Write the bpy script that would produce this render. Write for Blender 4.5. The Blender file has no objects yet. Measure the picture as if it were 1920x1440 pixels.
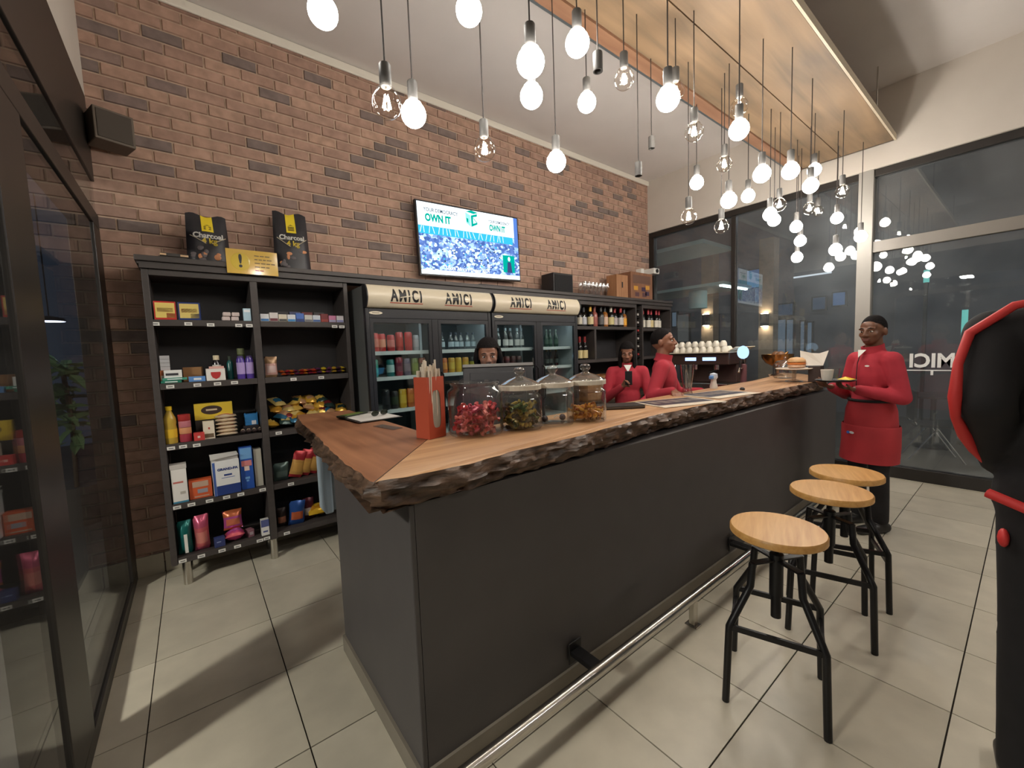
import bpy, bmesh, math, random
from mathutils import Vector, Matrix, noise
random.seed(7)
SC = bpy.context.scene
COL = SC.collection
PI = math.pi

# ---------------------------------------------------------------- camera, world, exposure
CAM_R = ((0.78606, -0.61708, -0.03634), (-0.07609, -0.03824, -0.99637), (0.61345, 0.78597, -0.07701))
CAM_P = Vector((0.0, 0.0, 1.535))
FPX = 765.85
cd = bpy.data.cameras.new('camera')
cam = bpy.data.objects.new('camera', cd)
COL.objects.link(cam)
r_, d_, f_ = (Vector(v) for v in CAM_R)
cam.matrix_world = Matrix(((r_.x, -d_.x, -f_.x, CAM_P.x), (r_.y, -d_.y, -f_.y, CAM_P.y), (r_.z, -d_.z, -f_.z, CAM_P.z), (0, 0, 0, 1)))
cd.sensor_fit = 'HORIZONTAL'
cd.sensor_width = 36.0
cd.lens = 36.0 * FPX / 1920.0
cd.clip_start = 0.05
cd.clip_end = 200
SC.camera = cam
w = bpy.data.worlds.new('night_sky')
SC.world = w
w.use_nodes = True
w.node_tree.nodes['Background'].inputs[0].default_value = (0.10, 0.13, 0.19, 1)
w.node_tree.nodes['Background'].inputs[1].default_value = 0.30
SC.view_settings.view_transform = 'Standard'
SC.view_settings.look = 'None'
SC.view_settings.exposure = 0.0
SC.view_settings.gamma = 1.0
SC.view_settings.use_curve_mapping = False
SC.cycles.use_denoising = True
SC.cycles.max_bounces = 8
SC.cycles.diffuse_bounces = 4
SC.cycles.glossy_bounces = 4
SC.cycles.transparent_max_bounces = 16
SC.cycles.sample_clamp_indirect = 6.0
BULB_GLOW = 40.0
FILAMENT_GLOW = 1100.0

# room numbers (metres): x runs along the bar, y towards the brick wall
XL, XR, YB, YF, ZC = -0.45, 6.02, 3.95, -5.0, 4.19

# ---------------------------------------------------------------- helpers
def s2l(c):
    c = c / 255.0
    return c / 12.92 if c <= 0.04045 else ((c + 0.055) / 1.055) ** 2.4
def rgb(r, g, b):
    return (s2l(r), s2l(g), s2l(b), 1.0)

class MB:
    """collects faces with material slots and links them as one mesh object"""
    def __init__(s):
        s.v, s.f, s.m = [], [], []
    def add(s, vs, fs, mi=0, M=None):
        o = len(s.v)
        s.v += [tuple(M @ Vector(v)) for v in vs] if M is not None else [tuple(v) for v in vs]
        s.f += [tuple(i + o for i in f) for f in fs]
        s.m += [mi] * len(fs)
        return s
    def box(s, x0, x1, y0, y1, z0, z1, mi=0, M=None):
        vs = [(x, y, z) for z in (z0, z1) for y in (y0, y1) for x in (x0, x1)]
        return s.add(vs, [(0, 2, 3, 1), (4, 5, 7, 6), (0, 1, 5, 4), (2, 6, 7, 3), (0, 4, 6, 2), (1, 3, 7, 5)], mi, M)
    def quad(s, a, b, c, d, mi=0, M=None):
        return s.add([a, b, c, d], [(0, 1, 2, 3)], mi, M)
    def disc(s, c, r, n=16, mi=0, M=None, axis='z'):
        vs = []
        for i in range(n):
            u, v_ = r * math.cos(2 * PI * i / n), r * math.sin(2 * PI * i / n)
            vs.append((c[0] + u, c[1] + v_, c[2]) if axis == 'z' else (c[0] + u, c[1], c[2] + v_))
        return s.add(vs, [tuple(range(n))], mi, M)
    def lathe(s, prof, n=20, mi=0, M=None, cap=True):
        vs, fs = [], []
        for r, z in prof:
            for i in range(n):
                a = 2 * PI * i / n
                vs.append((r * math.cos(a), r * math.sin(a), z))
        for k in range(len(prof) - 1):
            for i in range(n):
                j = (i + 1) % n
                fs.append((k * n + i, k * n + j, (k + 1) * n + j, (k + 1) * n + i))
        if cap:
            if prof[0][0] > 1e-4: fs.append(tuple(reversed(range(n))))
            if prof[-1][0] > 1e-4: fs.append(tuple((len(prof) - 1) * n + i for i in range(n)))
        return s.add(vs, fs, mi, M)
    def tube(s, pts, r, n=8, mi=0, M=None, closed=False):
        pts = [Vector(p) for p in pts]
        rs = r if isinstance(r, (list, tuple)) else [r] * len(pts)
        vs, fs = [], []
        up = None
        N = len(pts)
        for k in range(N):
            if closed: t = pts[(k + 1) % N] - pts[k - 1]
            else: t = pts[min(k + 1, N - 1)] - pts[max(k - 1, 0)]
            t.normalize()
            if up is None:
                up = Vector((0, 0, 1)) if abs(t.z) < 0.9 else Vector((1, 0, 0))
            b = t.cross(up)
            if b.length < 1e-5: b = t.cross(Vector((0, 1, 0)))
            b.normalize()
            up = b.cross(t).normalized()
            for i in range(n):
                a = 2 * PI * i / n
                vs.append(pts[k] + (b * math.cos(a) + up * math.sin(a)) * rs[k])
        for k in range(N if closed else N - 1):
            q = (k + 1) % N
            for i in range(n):
                j = (i + 1) % n
                fs.append((k * n + i, k * n + j, q * n + j, q * n + i))
        if not closed:
            fs.append(tuple(reversed(range(n))))
            fs.append(tuple((N - 1) * n + i for i in range(n)))
        return s.add(vs, fs, mi, M)
    def bar(s, a, b, w, h, mi=0, M=None):
        """flat bar from a to b, w wide (horizontal), h high"""
        a, b = Vector(a), Vector(b)
        t = (b - a).normalized()
        u = t.cross(Vector((0, 0, 1)))
        if u.length < 1e-4: u = Vector((1, 0, 0))
        u.normalize()
        q = u.cross(t).normalized()
        vs = [p + u * (i * w / 2) + q * (j * h / 2) for p in (a, b) for i, j in ((-1, -1), (1, -1), (1, 1), (-1, 1))]
        return s.add(vs, [(3, 2, 1, 0), (4, 5, 6, 7), (0, 1, 5, 4), (1, 2, 6, 5), (2, 3, 7, 6), (3, 0, 4, 7)], mi, M)
    def ball(s, c, r, n=12, mi=0, M=None):
        r = r if isinstance(r, (list, tuple)) else (r, r, r)
        vs, fs = [], []
        m = max(4, n // 2)
        for k in range(m + 1):
            p = PI * k / m
            for i in range(n):
                a = 2 * PI * i / n
                vs.append((c[0] + r[0] * math.sin(p) * math.cos(a), c[1] + r[1] * math.sin(p) * math.sin(a), c[2] - r[2] * math.cos(p)))
        for k in range(m):
            for i in range(n):
                j = (i + 1) % n
                fs.append((k * n + i, k * n + j, (k + 1) * n + j, (k + 1) * n + i))
        return s.add(vs, fs, mi, M)
    def limb(s, a, b, ra, rb, n=12, mi=0, M=None):
        """tapered limb with round ends"""
        a, b = Vector(a), Vector(b)
        L = (b - a).length
        prof = []
        for k in range(5):
            t = PI / 2 * k / 4
            prof.append((max(ra * math.sin(t), 1e-5), -ra * math.cos(t)))
        for k in range(5):
            t = PI / 2 * k / 4
            prof.append((max(rb * math.cos(t), 1e-5), L + rb * math.sin(t)))
        Q = Vector((0, 0, 1)).rotation_difference((b - a).normalized()).to_matrix().to_4x4()
        T = Matrix.Translation(a) @ Q
        return s.lathe(prof, n, mi, T if M is None else M @ T, cap=False)
    def prism(s, poly, z0, z1, mi=0, M=None):
        n = len(poly)
        vs = [(x, y, z0) for x, y in poly] + [(x, y, z1) for x, y in poly]
        fs = [tuple(reversed(range(n))), tuple(range(n, 2 * n))] + [(i, (i + 1) % n, n + (i + 1) % n, n + i) for i in range(n)]
        return s.add(vs, fs, mi, M)
    def text(s, body, size, mi=0, M=None, bold=0.0, ext=0.001, align='CENTER', fit=None, warp=None, space=1.0):
        """lettering as flat print; lies in local x-z, faces -y"""
        c = bpy.data.curves.new('t', 'FONT')
        c.body = body; c.size = size; c.align_x = align; c.align_y = 'CENTER'
        c.offset = bold; c.extrude = ext; c.space_character = space; c.resolution_u = 3
        o = bpy.data.objects.new('t', c)
        COL.objects.link(o)
        me = bpy.data.meshes.new_from_object(o.evaluated_get(bpy.context.evaluated_depsgraph_get()))
        vs = [(v.co.x, -v.co.z, v.co.y) for v in me.vertices]
        fs = [tuple(p.vertices) for p in me.polygons]
        if fit and vs:
            wx = max(v[0] for v in vs) - min(v[0] for v in vs)
            k = fit / wx
            vs = [(v[0] * k, v[1], v[2]) for v in vs]
        if warp:
            bm = bmesh.new()
            bv = [bm.verts.new(v) for v in vs]
            for f in fs:
                try: bm.faces.new([bv[i] for i in f])
                except ValueError: pass
            lo, hi = min(v[2] for v in vs), max(v[2] for v in vs)
            for q in range(1, 9):
                bmesh.ops.bisect_plane(bm, geom=bm.verts[:] + bm.edges[:] + bm.faces[:], plane_co=(0, 0, lo + (hi - lo) * q / 9), plane_no=(0, 0, 1))
            bm.verts.index_update()
            vs = [warp(tuple(v.co)) for v in bm.verts]
            fs = [tuple(v.index for v in f.verts) for f in bm.faces]
            bm.free()
        bpy.data.objects.remove(o); bpy.data.curves.remove(c); bpy.data.meshes.remove(me)
        return s.add(vs, fs, mi, M)
    def mesh(s, name, mats, smooth=0):
        me = bpy.data.meshes.new(name)
        me.from_pydata(s.v, [], s.f)
        for m in (mats if isinstance(mats, (list, tuple)) else [mats]): me.materials.append(m)
        me.polygons.foreach_set('material_index', s.m)
        bm = bmesh.new(); bm.from_mesh(me)
        bmesh.ops.recalc_face_normals(bm, faces=bm.faces)
        bm.to_mesh(me); bm.free()
        if smooth:
            me.shade_smooth()
            if smooth < 180: me.set_sharp_from_angle(angle=math.radians(smooth))
        me.update()
        return me
    def build(s, name, mats, parent=None, smooth=0, bevel=0, remesh=0, loc=None):
        me = s.mesh(name, mats, smooth)
        o = bpy.data.objects.new(name, me)
        COL.objects.link(o)
        if remesh:
            md = o.modifiers.new('r', 'REMESH'); md.mode = 'VOXEL'; md.voxel_size = remesh; md.use_smooth_shade = True
            sm = o.modifiers.new('s', 'SMOOTH'); sm.iterations = 4; sm.factor = 0.5
            nm = bpy.data.meshes.new_from_object(o.evaluated_get(bpy.context.evaluated_depsgraph_get()))
            o.modifiers.clear(); o.data = nm
            nm.name = name
            nm.materials.clear()
            for m in (mats if isinstance(mats, (list, tuple)) else [mats]): nm.materials.append(m)
            nm.shade_smooth()
        if bevel:
            b = o.modifiers.new('b', 'BEVEL'); b.width = bevel; b.segments = 2; b.limit_method = 'ANGLE'
        if parent: o.parent = parent
        if loc: o.location = loc
        return o

def tag(o, label, cat, group=None, kind=None):
    o['label'] = label; o['category'] = cat
    if group: o['group'] = group
    if kind: o['kind'] = kind
    return o
def thing(name, label, cat, loc=(0, 0, 0), rz=0.0, group=None):
    o = bpy.data.objects.new(name, None)
    COL.objects.link(o)
    o.empty_display_size = 0.05
    o.location = loc; o.rotation_euler = (0, 0, rz)
    return tag(o, label, cat, group)
def struct(o):
    o['kind'] = 'structure'
    return o
def dup(root, loc, rz=None, label=None, group=None):
    c = root.copy(); COL.objects.link(c)
    c.location = loc
    if rz is not None: c.rotation_euler = (c.rotation_euler.x, c.rotation_euler.y, rz)
    if label: c['label'] = label
    if group: c['group'] = group
    for ch in list(root.children):
        d = ch.copy(); COL.objects.link(d); d.parent = c
        for g in list(ch.children):
            e = g.copy(); COL.objects.link(e); e.parent = d
    return c
def T(x, y, z, rz=0.0, rx=0.0, ry=0.0, sc=1.0):
    return Matrix.Translation((x, y, z)) @ Matrix.Rotation(rz, 4, 'Z') @ Matrix.Rotation(ry, 4, 'Y') @ Matrix.Rotation(rx, 4, 'X') @ Matrix.Scale(sc, 4)
ORD = ['first', 'second', 'third', 'fourth', 'fifth', 'sixth', 'seventh', 'eighth', 'ninth', 'tenth', 'eleventh', 'twelfth',
       'thirteenth', 'fourteenth', 'fifteenth', 'sixteenth', 'seventeenth', 'eighteenth', 'nineteenth', 'twentieth']
ORD += ['twenty-' + q for q in ORD[:9]] + ['thirtieth'] + ['thirty-' + q for q in ORD[:9]] + ['fortieth'] + ['forty-' + q for q in ORD[:9]]
def cam_px(p):
    q = Vector(p) - CAM_P
    return (960 + FPX * q.dot(r_) / q.dot(f_), 720 + FPX * q.dot(d_) / q.dot(f_), q.dot(f_))

# ---------------------------------------------------------------- materials (procedural)
MATS = {}
def mat(name, col, rough=0.5, metal=0.0, var=0.0, scale=20.0, bump=0.0, spec=0.5, island=0.0, obj=0.0, stretch=None, coat=0.0):
    if name in MATS: return MATS[name]
    m = bpy.data.materials.new(name); m.use_nodes = True
    nt = m.node_tree; p = nt.nodes['Principled BSDF']
    p.inputs['Base Color'].default_value = col
    p.inputs['Roughness'].default_value = rough
    p.inputs['Metallic'].default_value = metal
    p.inputs['Specular IOR Level'].default_value = spec
    if coat: p.inputs['Coat Weight'].default_value = coat
    if var or bump or island or obj:
        tc = nt.nodes.new('ShaderNodeTexCoord')
        nz = nt.nodes.new('ShaderNodeTexNoise')
        nz.inputs['Scale'].default_value = scale; nz.inputs['Detail'].default_value = 5
        if stretch:
            mp = nt.nodes.new('ShaderNodeMapping'); mp.inputs['Scale'].default_value = stretch
            nt.links.new(tc.outputs['Object'], mp.inputs[0]); nt.links.new(mp.outputs[0], nz.inputs['Vector'])
        else: nt.links.new(tc.outputs['Object'], nz.inputs['Vector'])
        fac = nz.outputs['Fac']
        if var or island or obj:
            mr = nt.nodes.new('ShaderNodeMapRange')
            mr.inputs['From Min'].default_value = 0.3; mr.inputs['From Max'].default_value = 0.7
            mr.inputs['To Min'].default_value = 1 - var; mr.inputs['To Max'].default_value = 1 + var
            nt.links.new(fac, mr.inputs['Value'])
            val = mr.outputs['Result']
            for amt, typ, out in ((island, 'ShaderNodeNewGeometry', 'Random Per Island'), (obj, 'ShaderNodeObjectInfo', 'Random')):
                if not amt: continue
                g = nt.nodes.new(typ)
                r = nt.nodes.new('ShaderNodeMapRange')
                r.inputs['To Min'].default_value = 1 - amt; r.inputs['To Max'].default_value = 1 + amt
                nt.links.new(g.outputs[out], r.inputs['Value'])
                mu = nt.nodes.new('ShaderNodeMath'); mu.operation = 'MULTIPLY'
                nt.links.new(val, mu.inputs[0]); nt.links.new(r.outputs['Result'], mu.inputs[1])
                val = mu.outputs[0]
            mx = nt.nodes.new('ShaderNodeVectorMath'); mx.operation = 'SCALE'
            mx.inputs[0].default_value = col[:3]
            nt.links.new(val, mx.inputs['Scale'])
            nt.links.new(mx.outputs[0], p.inputs['Base Color'])
        if bump:
            b = nt.nodes.new('ShaderNodeBump'); b.inputs['Strength'].default_value = bump; b.inputs['Distance'].default_value = 0.01
            nt.links.new(fac, b.inputs['Height']); nt.links.new(b.outputs[0], p.inputs['Normal'])
    MATS[name] = m
    return m
def emit(name, col, strength):
    if name in MATS: return MATS[name]
    m = bpy.data.materials.new(name); m.use_nodes = True
    nt = m.node_tree; nt.nodes.remove(nt.nodes['Principled BSDF'])
    e = nt.nodes.new('ShaderNodeEmission'); e.inputs[0].default_value = col; e.inputs[1].default_value = strength
    nt.links.new(e.outputs[0], nt.nodes['Material Output'].inputs[0])
    MATS[name] = m
    return m
def pane(name, tint=(1, 1, 1, 1), ior=1.5, rough=0.0, gain=1.0, add=0.0, haze=0.0):
    """thin glass: Fresnel mix of straight-through light and mirror reflection"""
    if name in MATS: return MATS[name]
    m = bpy.data.materials.new(name); m.use_nodes = True
    nt = m.node_tree; nt.nodes.remove(nt.nodes['Principled BSDF'])
    t = nt.nodes.new('ShaderNodeBsdfTransparent'); t.inputs[0].default_value = tint
    g = nt.nodes.new('ShaderNodeBsdfGlossy'); g.inputs['Roughness'].default_value = rough
    ge = nt.nodes.new('ShaderNodeNewGeometry')
    dp = nt.nodes.new('ShaderNodeVectorMath'); dp.operation = 'DOT_PRODUCT'
    nt.links.new(ge.outputs['Normal'], dp.inputs[0]); nt.links.new(ge.outputs['Incoming'], dp.inputs[1])
    def mth(op, a, b):
        q = nt.nodes.new('ShaderNodeMath'); q.operation = op
        for i, v_ in enumerate((a, b)):
            if v_ is None: continue
            if isinstance(v_, (int, float)): q.inputs[i].default_value = v_
            else: nt.links.new(v_, q.inputs[i])
        return q.outputs[0]
    f0 = ((ior - 1) / (ior + 1)) ** 2
    pw = mth('POWER', mth('SUBTRACT', 1.0, mth('ABSOLUTE', dp.outputs['Value'], None)), 5.0)
    fr_ = mth('ADD', mth('MULTIPLY', pw, 1 - f0), f0)
    mu = nt.nodes.new('ShaderNodeMath'); mu.operation = 'MULTIPLY_ADD'; mu.use_clamp = True
    mu.inputs[1].default_value = gain; mu.inputs[2].default_value = add
    mx = nt.nodes.new('ShaderNodeMixShader')
    nt.links.new(fr_, mu.inputs[0]); nt.links.new(mu.outputs[0], mx.inputs[0])
    nt.links.new(t.outputs[0], mx.inputs[1]); nt.links.new(g.outputs[0], mx.inputs[2])
    out = mx.outputs[0]
    if haze:        # pale diffuse veil painted on the pane to imitate lens haze
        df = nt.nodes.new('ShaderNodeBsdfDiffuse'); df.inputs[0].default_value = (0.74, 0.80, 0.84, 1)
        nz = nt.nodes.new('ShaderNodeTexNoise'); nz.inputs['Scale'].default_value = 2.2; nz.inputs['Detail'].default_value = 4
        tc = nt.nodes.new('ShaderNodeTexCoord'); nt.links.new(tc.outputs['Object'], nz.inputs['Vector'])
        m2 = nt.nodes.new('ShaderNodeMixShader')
        nt.links.new(mth('MULTIPLY', nz.outputs['Fac'], haze * 2), m2.inputs[0])
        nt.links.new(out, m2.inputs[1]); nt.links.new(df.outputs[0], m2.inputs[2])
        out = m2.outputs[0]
    nt.links.new(out, nt.nodes['Material Output'].inputs[0])
    MATS[name] = m
    return m
def wood(name, c1, c2, rough=0.4, axis=0, scale=3.0, dist=6.0, bump=0.05):
    if name in MATS: return MATS[name]
    m = bpy.data.materials.new(name); m.use_nodes = True
    nt = m.node_tree; p = nt.nodes['Principled BSDF']
    tc = nt.nodes.new('ShaderNodeTexCoord')
    mp = nt.nodes.new('ShaderNodeMapping')
    sc = [scale * 4, scale * 4, scale * 4]; sc[axis] = scale * 0.35
    mp.inputs['Scale'].default_value = sc
    n1 = nt.nodes.new('ShaderNodeTexNoise'); n1.inputs['Scale'].default_value = 2.0; n1.inputs['Detail'].default_value = 6
    n1.inputs['Distortion'].default_value = 0.6
    n2 = nt.nodes.new('ShaderNodeTexNoise'); n2.inputs['Scale'].default_value = 1.3; n2.inputs['Detail'].default_value = 2
    nt.links.new(tc.outputs['Object'], mp.inputs[0]); nt.links.new(mp.outputs[0], n1.inputs['Vector'])
    nt.links.new(tc.outputs['Object'], n2.inputs['Vector'])
    ad = nt.nodes.new('ShaderNodeMath'); ad.operation = 'MULTIPLY_ADD'; ad.inputs[1].default_value = 0.6
    nt.links.new(n1.outputs['Fac'], ad.inputs[0])
    m2 = nt.nodes.new('ShaderNodeMath'); m2.operation = 'MULTIPLY'; m2.inputs[1].default_value = 0.4
    nt.links.new(n2.outputs['Fac'], m2.inputs[0]); nt.links.new(m2.outputs[0], ad.inputs[2])
    cr = nt.nodes.new('ShaderNodeValToRGB')
    cr.color_ramp.elements[0].position = 0.34; cr.color_ramp.elements[0].color = c1
    cr.color_ramp.elements[1].position = 0.66; cr.color_ramp.elements[1].color = c2
    nt.links.new(ad.outputs[0], cr.inputs[0]); nt.links.new(cr.outputs[0], p.inputs['Base Color'])
    p.inputs['Roughness'].default_value = rough
    b = nt.nodes.new('ShaderNodeBump'); b.inputs['Strength'].default_value = bump; b.inputs['Distance'].default_value = 0.005
    nt.links.new(n1.outputs['Fac'], b.inputs['Height']); nt.links.new(b.outputs[0], p.inputs['Normal'])
    MATS[name] = m
    return m
def ramp_random(name, stops, rough, src, noise_amt=0.18, scale=14, bump=0.25):
    """colour picked per piece (object or mesh island) from a ramp, with fine noise"""
    if name in MATS: return MATS[name]
    m = bpy.data.materials.new(name); m.use_nodes = True
    nt = m.node_tree; p = nt.nodes['Principled BSDF']
    if src == 'object': g = nt.nodes.new('ShaderNodeObjectInfo'); o = g.outputs['Random']
    else: g = nt.nodes.new('ShaderNodeNewGeometry'); o = g.outputs['Random Per Island']
    cr = nt.nodes.new('ShaderNodeValToRGB'); e = cr.color_ramp.elements
    cr.color_ramp.interpolation = 'LINEAR'
    e[0].position, e[0].color = stops[0]; e[1].position, e[1].color = stops[-1]
    for q, c in stops[1:-1]:
        k = e.new(q); k.color = c
    nt.links.new(o, cr.inputs[0])
    tc = nt.nodes.new('ShaderNodeNewGeometry')
    nz = nt.nodes.new('ShaderNodeTexNoise'); nz.inputs['Scale'].default_value = scale; nz.inputs['Detail'].default_value = 6
    nt.links.new(tc.outputs['Position'], nz.inputs['Vector'])
    mr = nt.nodes.new('ShaderNodeMapRange'); mr.inputs['From Min'].default_value = 0.3; mr.inputs['From Max'].default_value = 0.7
    mr.inputs['To Min'].default_value = 1 - noise_amt; mr.inputs['To Max'].default_value = 1 + noise_amt
    nt.links.new(nz.outputs['Fac'], mr.inputs['Value'])
    mx = nt.nodes.new('ShaderNodeVectorMath'); mx.operation = 'SCALE'
    nt.links.new(cr.outputs[0], mx.inputs[0]); nt.links.new(mr.outputs['Result'], mx.inputs['Scale'])
    nt.links.new(mx.outputs[0], p.inputs['Base Color'])
    p.inputs['Roughness'].default_value = rough
    if bump:
        b = nt.nodes.new('ShaderNodeBump'); b.inputs['Strength'].default_value = bump; b.inputs['Distance'].default_value = 0.004
        nt.links.new(nz.outputs['Fac'], b.inputs['Height']); nt.links.new(b.outputs[0], p.inputs['Normal'])
    MATS[name] = m
    return m
def c8(r, g, b, rough=0.45, **k):
    return mat('paint_%d_%d_%d_%d' % (r, g, b, int(rough * 100)), rgb(r, g, b), rough, **k)

M_plaster = mat('beige_plaster', rgb(204, 196, 186), 0.9, var=0.03, scale=3, bump=0.05)
M_ceiling = mat('ceiling_paint', rgb(214, 208, 204), 0.9, var=0.03, scale=2)
M_mortar = mat('mortar', rgb(186, 162, 142), 0.95, var=0.12, scale=30, bump=0.3)
BR = [(0.0, rgb(158, 128, 114)), (0.35, rgb(170, 137, 121)), (0.7, rgb(180, 147, 128)), (0.82, rgb(162, 132, 118)), (0.88, rgb(132, 114, 108)), (1.0, rgb(118, 105, 100))]
M_brick = ramp_random('brick_face', BR, 0.9, 'object')
M_brick2 = ramp_random('brick_face_far', BR, 0.9, 'island')
TL = [(0.0, rgb(180, 172, 154)), (0.5, rgb(188, 180, 162)), (1.0, rgb(196, 188, 170))]
M_tile = ramp_random('floor_tile', TL, 0.32, 'object', noise_amt=0.10, scale=5, bump=0.02)
M_grout = mat('grout', rgb(44, 37, 30), 0.95, var=0.2, scale=40)
M_black = mat('black_paint', rgb(34, 32, 32), 0.45, var=0.1, scale=8)
M_frame = mat('black_aluminium', rgb(38, 34, 31), 0.4, var=0.1, scale=12)
M_bar = mat('charcoal_bar_paint', rgb(80, 76, 75), 0.55, var=0.06, scale=5, bump=0.04)
M_shelf = mat('dark_shelf_board', rgb(66, 60, 58), 0.5, var=0.10, scale=6, stretch=(1, 6, 6))
M_shelfb = mat('dark_shelf_back', rgb(44, 42, 44), 0.6, var=0.1, scale=6)
M_steel = mat('brushed_steel', rgb(200, 196, 188), 0.22, 1.0, var=0.05, scale=30)
M_chrome = mat('chrome', rgb(225, 225, 225), 0.08, 1.0)
M_brass = mat('aged_brass', rgb(176, 128, 78), 0.25, 1.0, var=0.1, scale=10)
M_glass = pane('window_glass', (0.85, 0.87, 0.87, 1), 1.5, 0.02, gain=0.75)
M_glass2 = pane('hazed_window_glass', (0.92, 0.94, 0.94, 1), 1.5, gain=1.6, haze=0.040)  # far panes carry the painted haze veil
M_gglass = pane('fridge_glass', (0.86, 0.92, 0.93, 1), 1.5, gain=1.3)
M_jar = pane('jar_glass', (0.95, 0.96, 0.96, 1), 1.45, 0.02, gain=1.6)
M_white = c8(226, 224, 218)
M_cream = c8(222, 212, 190)
M_darktxt = c8(24, 24, 26)
M_stoolseat = wood('blond_plywood', rgb(186, 134, 70), rgb(216, 168, 102), 0.4, axis=0, scale=5, bump=0.03)
M_blacksteel = mat('black_steel', rgb(26, 25, 26), 0.4, 0.3, var=0.1, scale=30)
M_slab = wood('live_edge_wood', rgb(160, 116, 80), rgb(206, 162, 118), 0.42, axis=0, scale=2.2, bump=0.05)
M_slab2 = wood('live_edge_wood_return', rgb(124, 80, 56), rgb(172, 120, 86), 0.42, axis=1, scale=2.0, bump=0.05)
M_bark = mat('bark', rgb(92, 70, 54), 0.5, var=0.7, scale=22, bump=1.0, stretch=(0.45, 0.8, 2.0))
M_raft = wood('raft_board', rgb(104, 86, 66), rgb(150, 122, 92), 0.6, axis=0, scale=1.2, bump=0.03)
M_raft2 = wood('raft_edge', rgb(120, 84, 62), rgb(150, 112, 86), 0.55, axis=0, scale=2.0)
# ---------------------------------------------------------------- floor
floor = struct(MB().box(XL - 0.1, XR + 0.1, YF - 0.1, YB + 0.1, -0.15, -0.006).build('floor', M_grout))
TS, OX, OY = 0.52, -0.2635, 3.2733
full = MB().box(0.0028, TS - 0.0028, 0.0028, TS - 0.0028, -0.0058, 0.0).mesh('tile', M_tile)
xs = [OX + TS * i for i in range(-1, 13)]
ys = [OY + TS * j for j in range(-16, 3)]
for x in xs:
    for y in ys:
        x1, y1 = min(x + TS, XR), min(y + TS, YB)
        x0, y0 = max(x, XL), max(y, YF)
        if x1 - x0 < 0.01 or y1 - y0 < 0.01: continue
        if x0 == x and y0 == y and x1 == x + TS and y1 == y + TS:
            o = bpy.data.objects.new('tile', full)
        else:
            o = bpy.data.objects.new('tile', MB().box(x0 - x + 0.002, x1 - x - 0.002, y0 - y + 0.002, y1 - y - 0.002, -0.0058, 0.0).mesh('tile', M_tile))
        COL.objects.link(o); o.location = (x, y, 0); o.parent = floor

# ---------------------------------------------------------------- ceiling and walls
struct(MB().box(XL - 0.1, XR + 0.1, YF - 0.1, YB + 0.1, ZC, ZC + 0.15).build('ceiling', M_ceiling))
struct(MB().box(XL - 0.1, XR + 0.1, YF - 0.1, YF, 0, ZC).build('wall_front', M_plaster))
wb = struct(MB().box(XL - 0.1, XR + 0.1, YB + 0.008, YB + 0.15, 0, ZC).build('wall_back', M_mortar))
BL, BH = 0.232, 0.0855
cells = []
row = 0
z = 0.0
while z < ZC - 0.02:
    x = XL - (BL / 2 if row % 2 else 0)
    while x < XR:
        a, b = max(x + 0.005, XL), min(x + BL - 0.005, XR)
        zt = min(z + BH - 0.010, ZC)
        if b - a > 0.03:
            u = [cam_px((xx, YB, zz)) for xx in (a, b) for zz in (z, zt)]
            area = 0.0
            mid = cam_px(((a + b) / 2, YB, (z + zt) / 2))
            hid = -0.22 < (a + b) / 2 < 5.4 and z < 2.24
            if not hid and 0 < mid[0] < 1920 and 0 < mid[1] < 1440:
                area = abs(u[2][0] - u[0][0]) * abs(u[1][1] - u[0][1])
            cells.append((area, a, b, z, zt))
        x += BL
    z += BH
    row += 1
cells.sort(key=lambda c: -c[0])
cache = {}
rest = MB()
def brick_geo(mb, w, h, jx=0.0):
    d, c = 0.012, 0.004
    vs = [(0, 0, 0), (w, 0, 0), (w, 0, h), (0, 0, h), (c, -d, c), (w - c, -d, c), (w - c, -d, h - c), (c, -d, h - c)]
    return vs, [(4, 5, 6, 7), (0, 1, 5, 4), (1, 2, 6, 5), (2, 3, 7, 6), (3, 0, 4, 7)]
for i, (ar, a, b, z, zt) in enumerate(cells):
    dy = random.uniform(-0.002, 0.002)
    vs, fs = brick_geo(None, b - a, zt - z)
    if i < 300 and ar > 0:
        k = (round(b - a, 3), round(zt - z, 3))
        if k not in cache: cache[k] = MB().add(vs, fs).mesh('brick', M_brick)
        o = bpy.data.objects.new('brick', cache[k]); COL.objects.link(o)
        o.location = (a, YB + 0.008 + dy, z); o.parent = wb
    else:
        rest.add(vs, fs, 0, Matrix.Translation((a, YB + 0.008 + dy, z)))
o = rest.build('brickwork', M_brick2, wb); o['kind'] = 'stuff'
# tile skirting at the brick wall, left of the shelves, and along
sk = struct(MB().box(XL, -0.27, YB - 0.02, YB - 0.004, 0.001, 0.15).build('baseboard_back', M_tile))
MB().box(-0.262, 1.0, YB - 0.02, YB - 0.004, 0.001, 0.15).build('skirting_tile', M_tile, sk)
struct(MB().box(XL + 0.002, XR - 0.002, YB - 0.03, YB - 0.008, ZC - 0.075, ZC - 0.002).build('trim_1', mat('cornice_white', rgb(226, 220, 208), 0.7), bevel=0.01))

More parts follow.
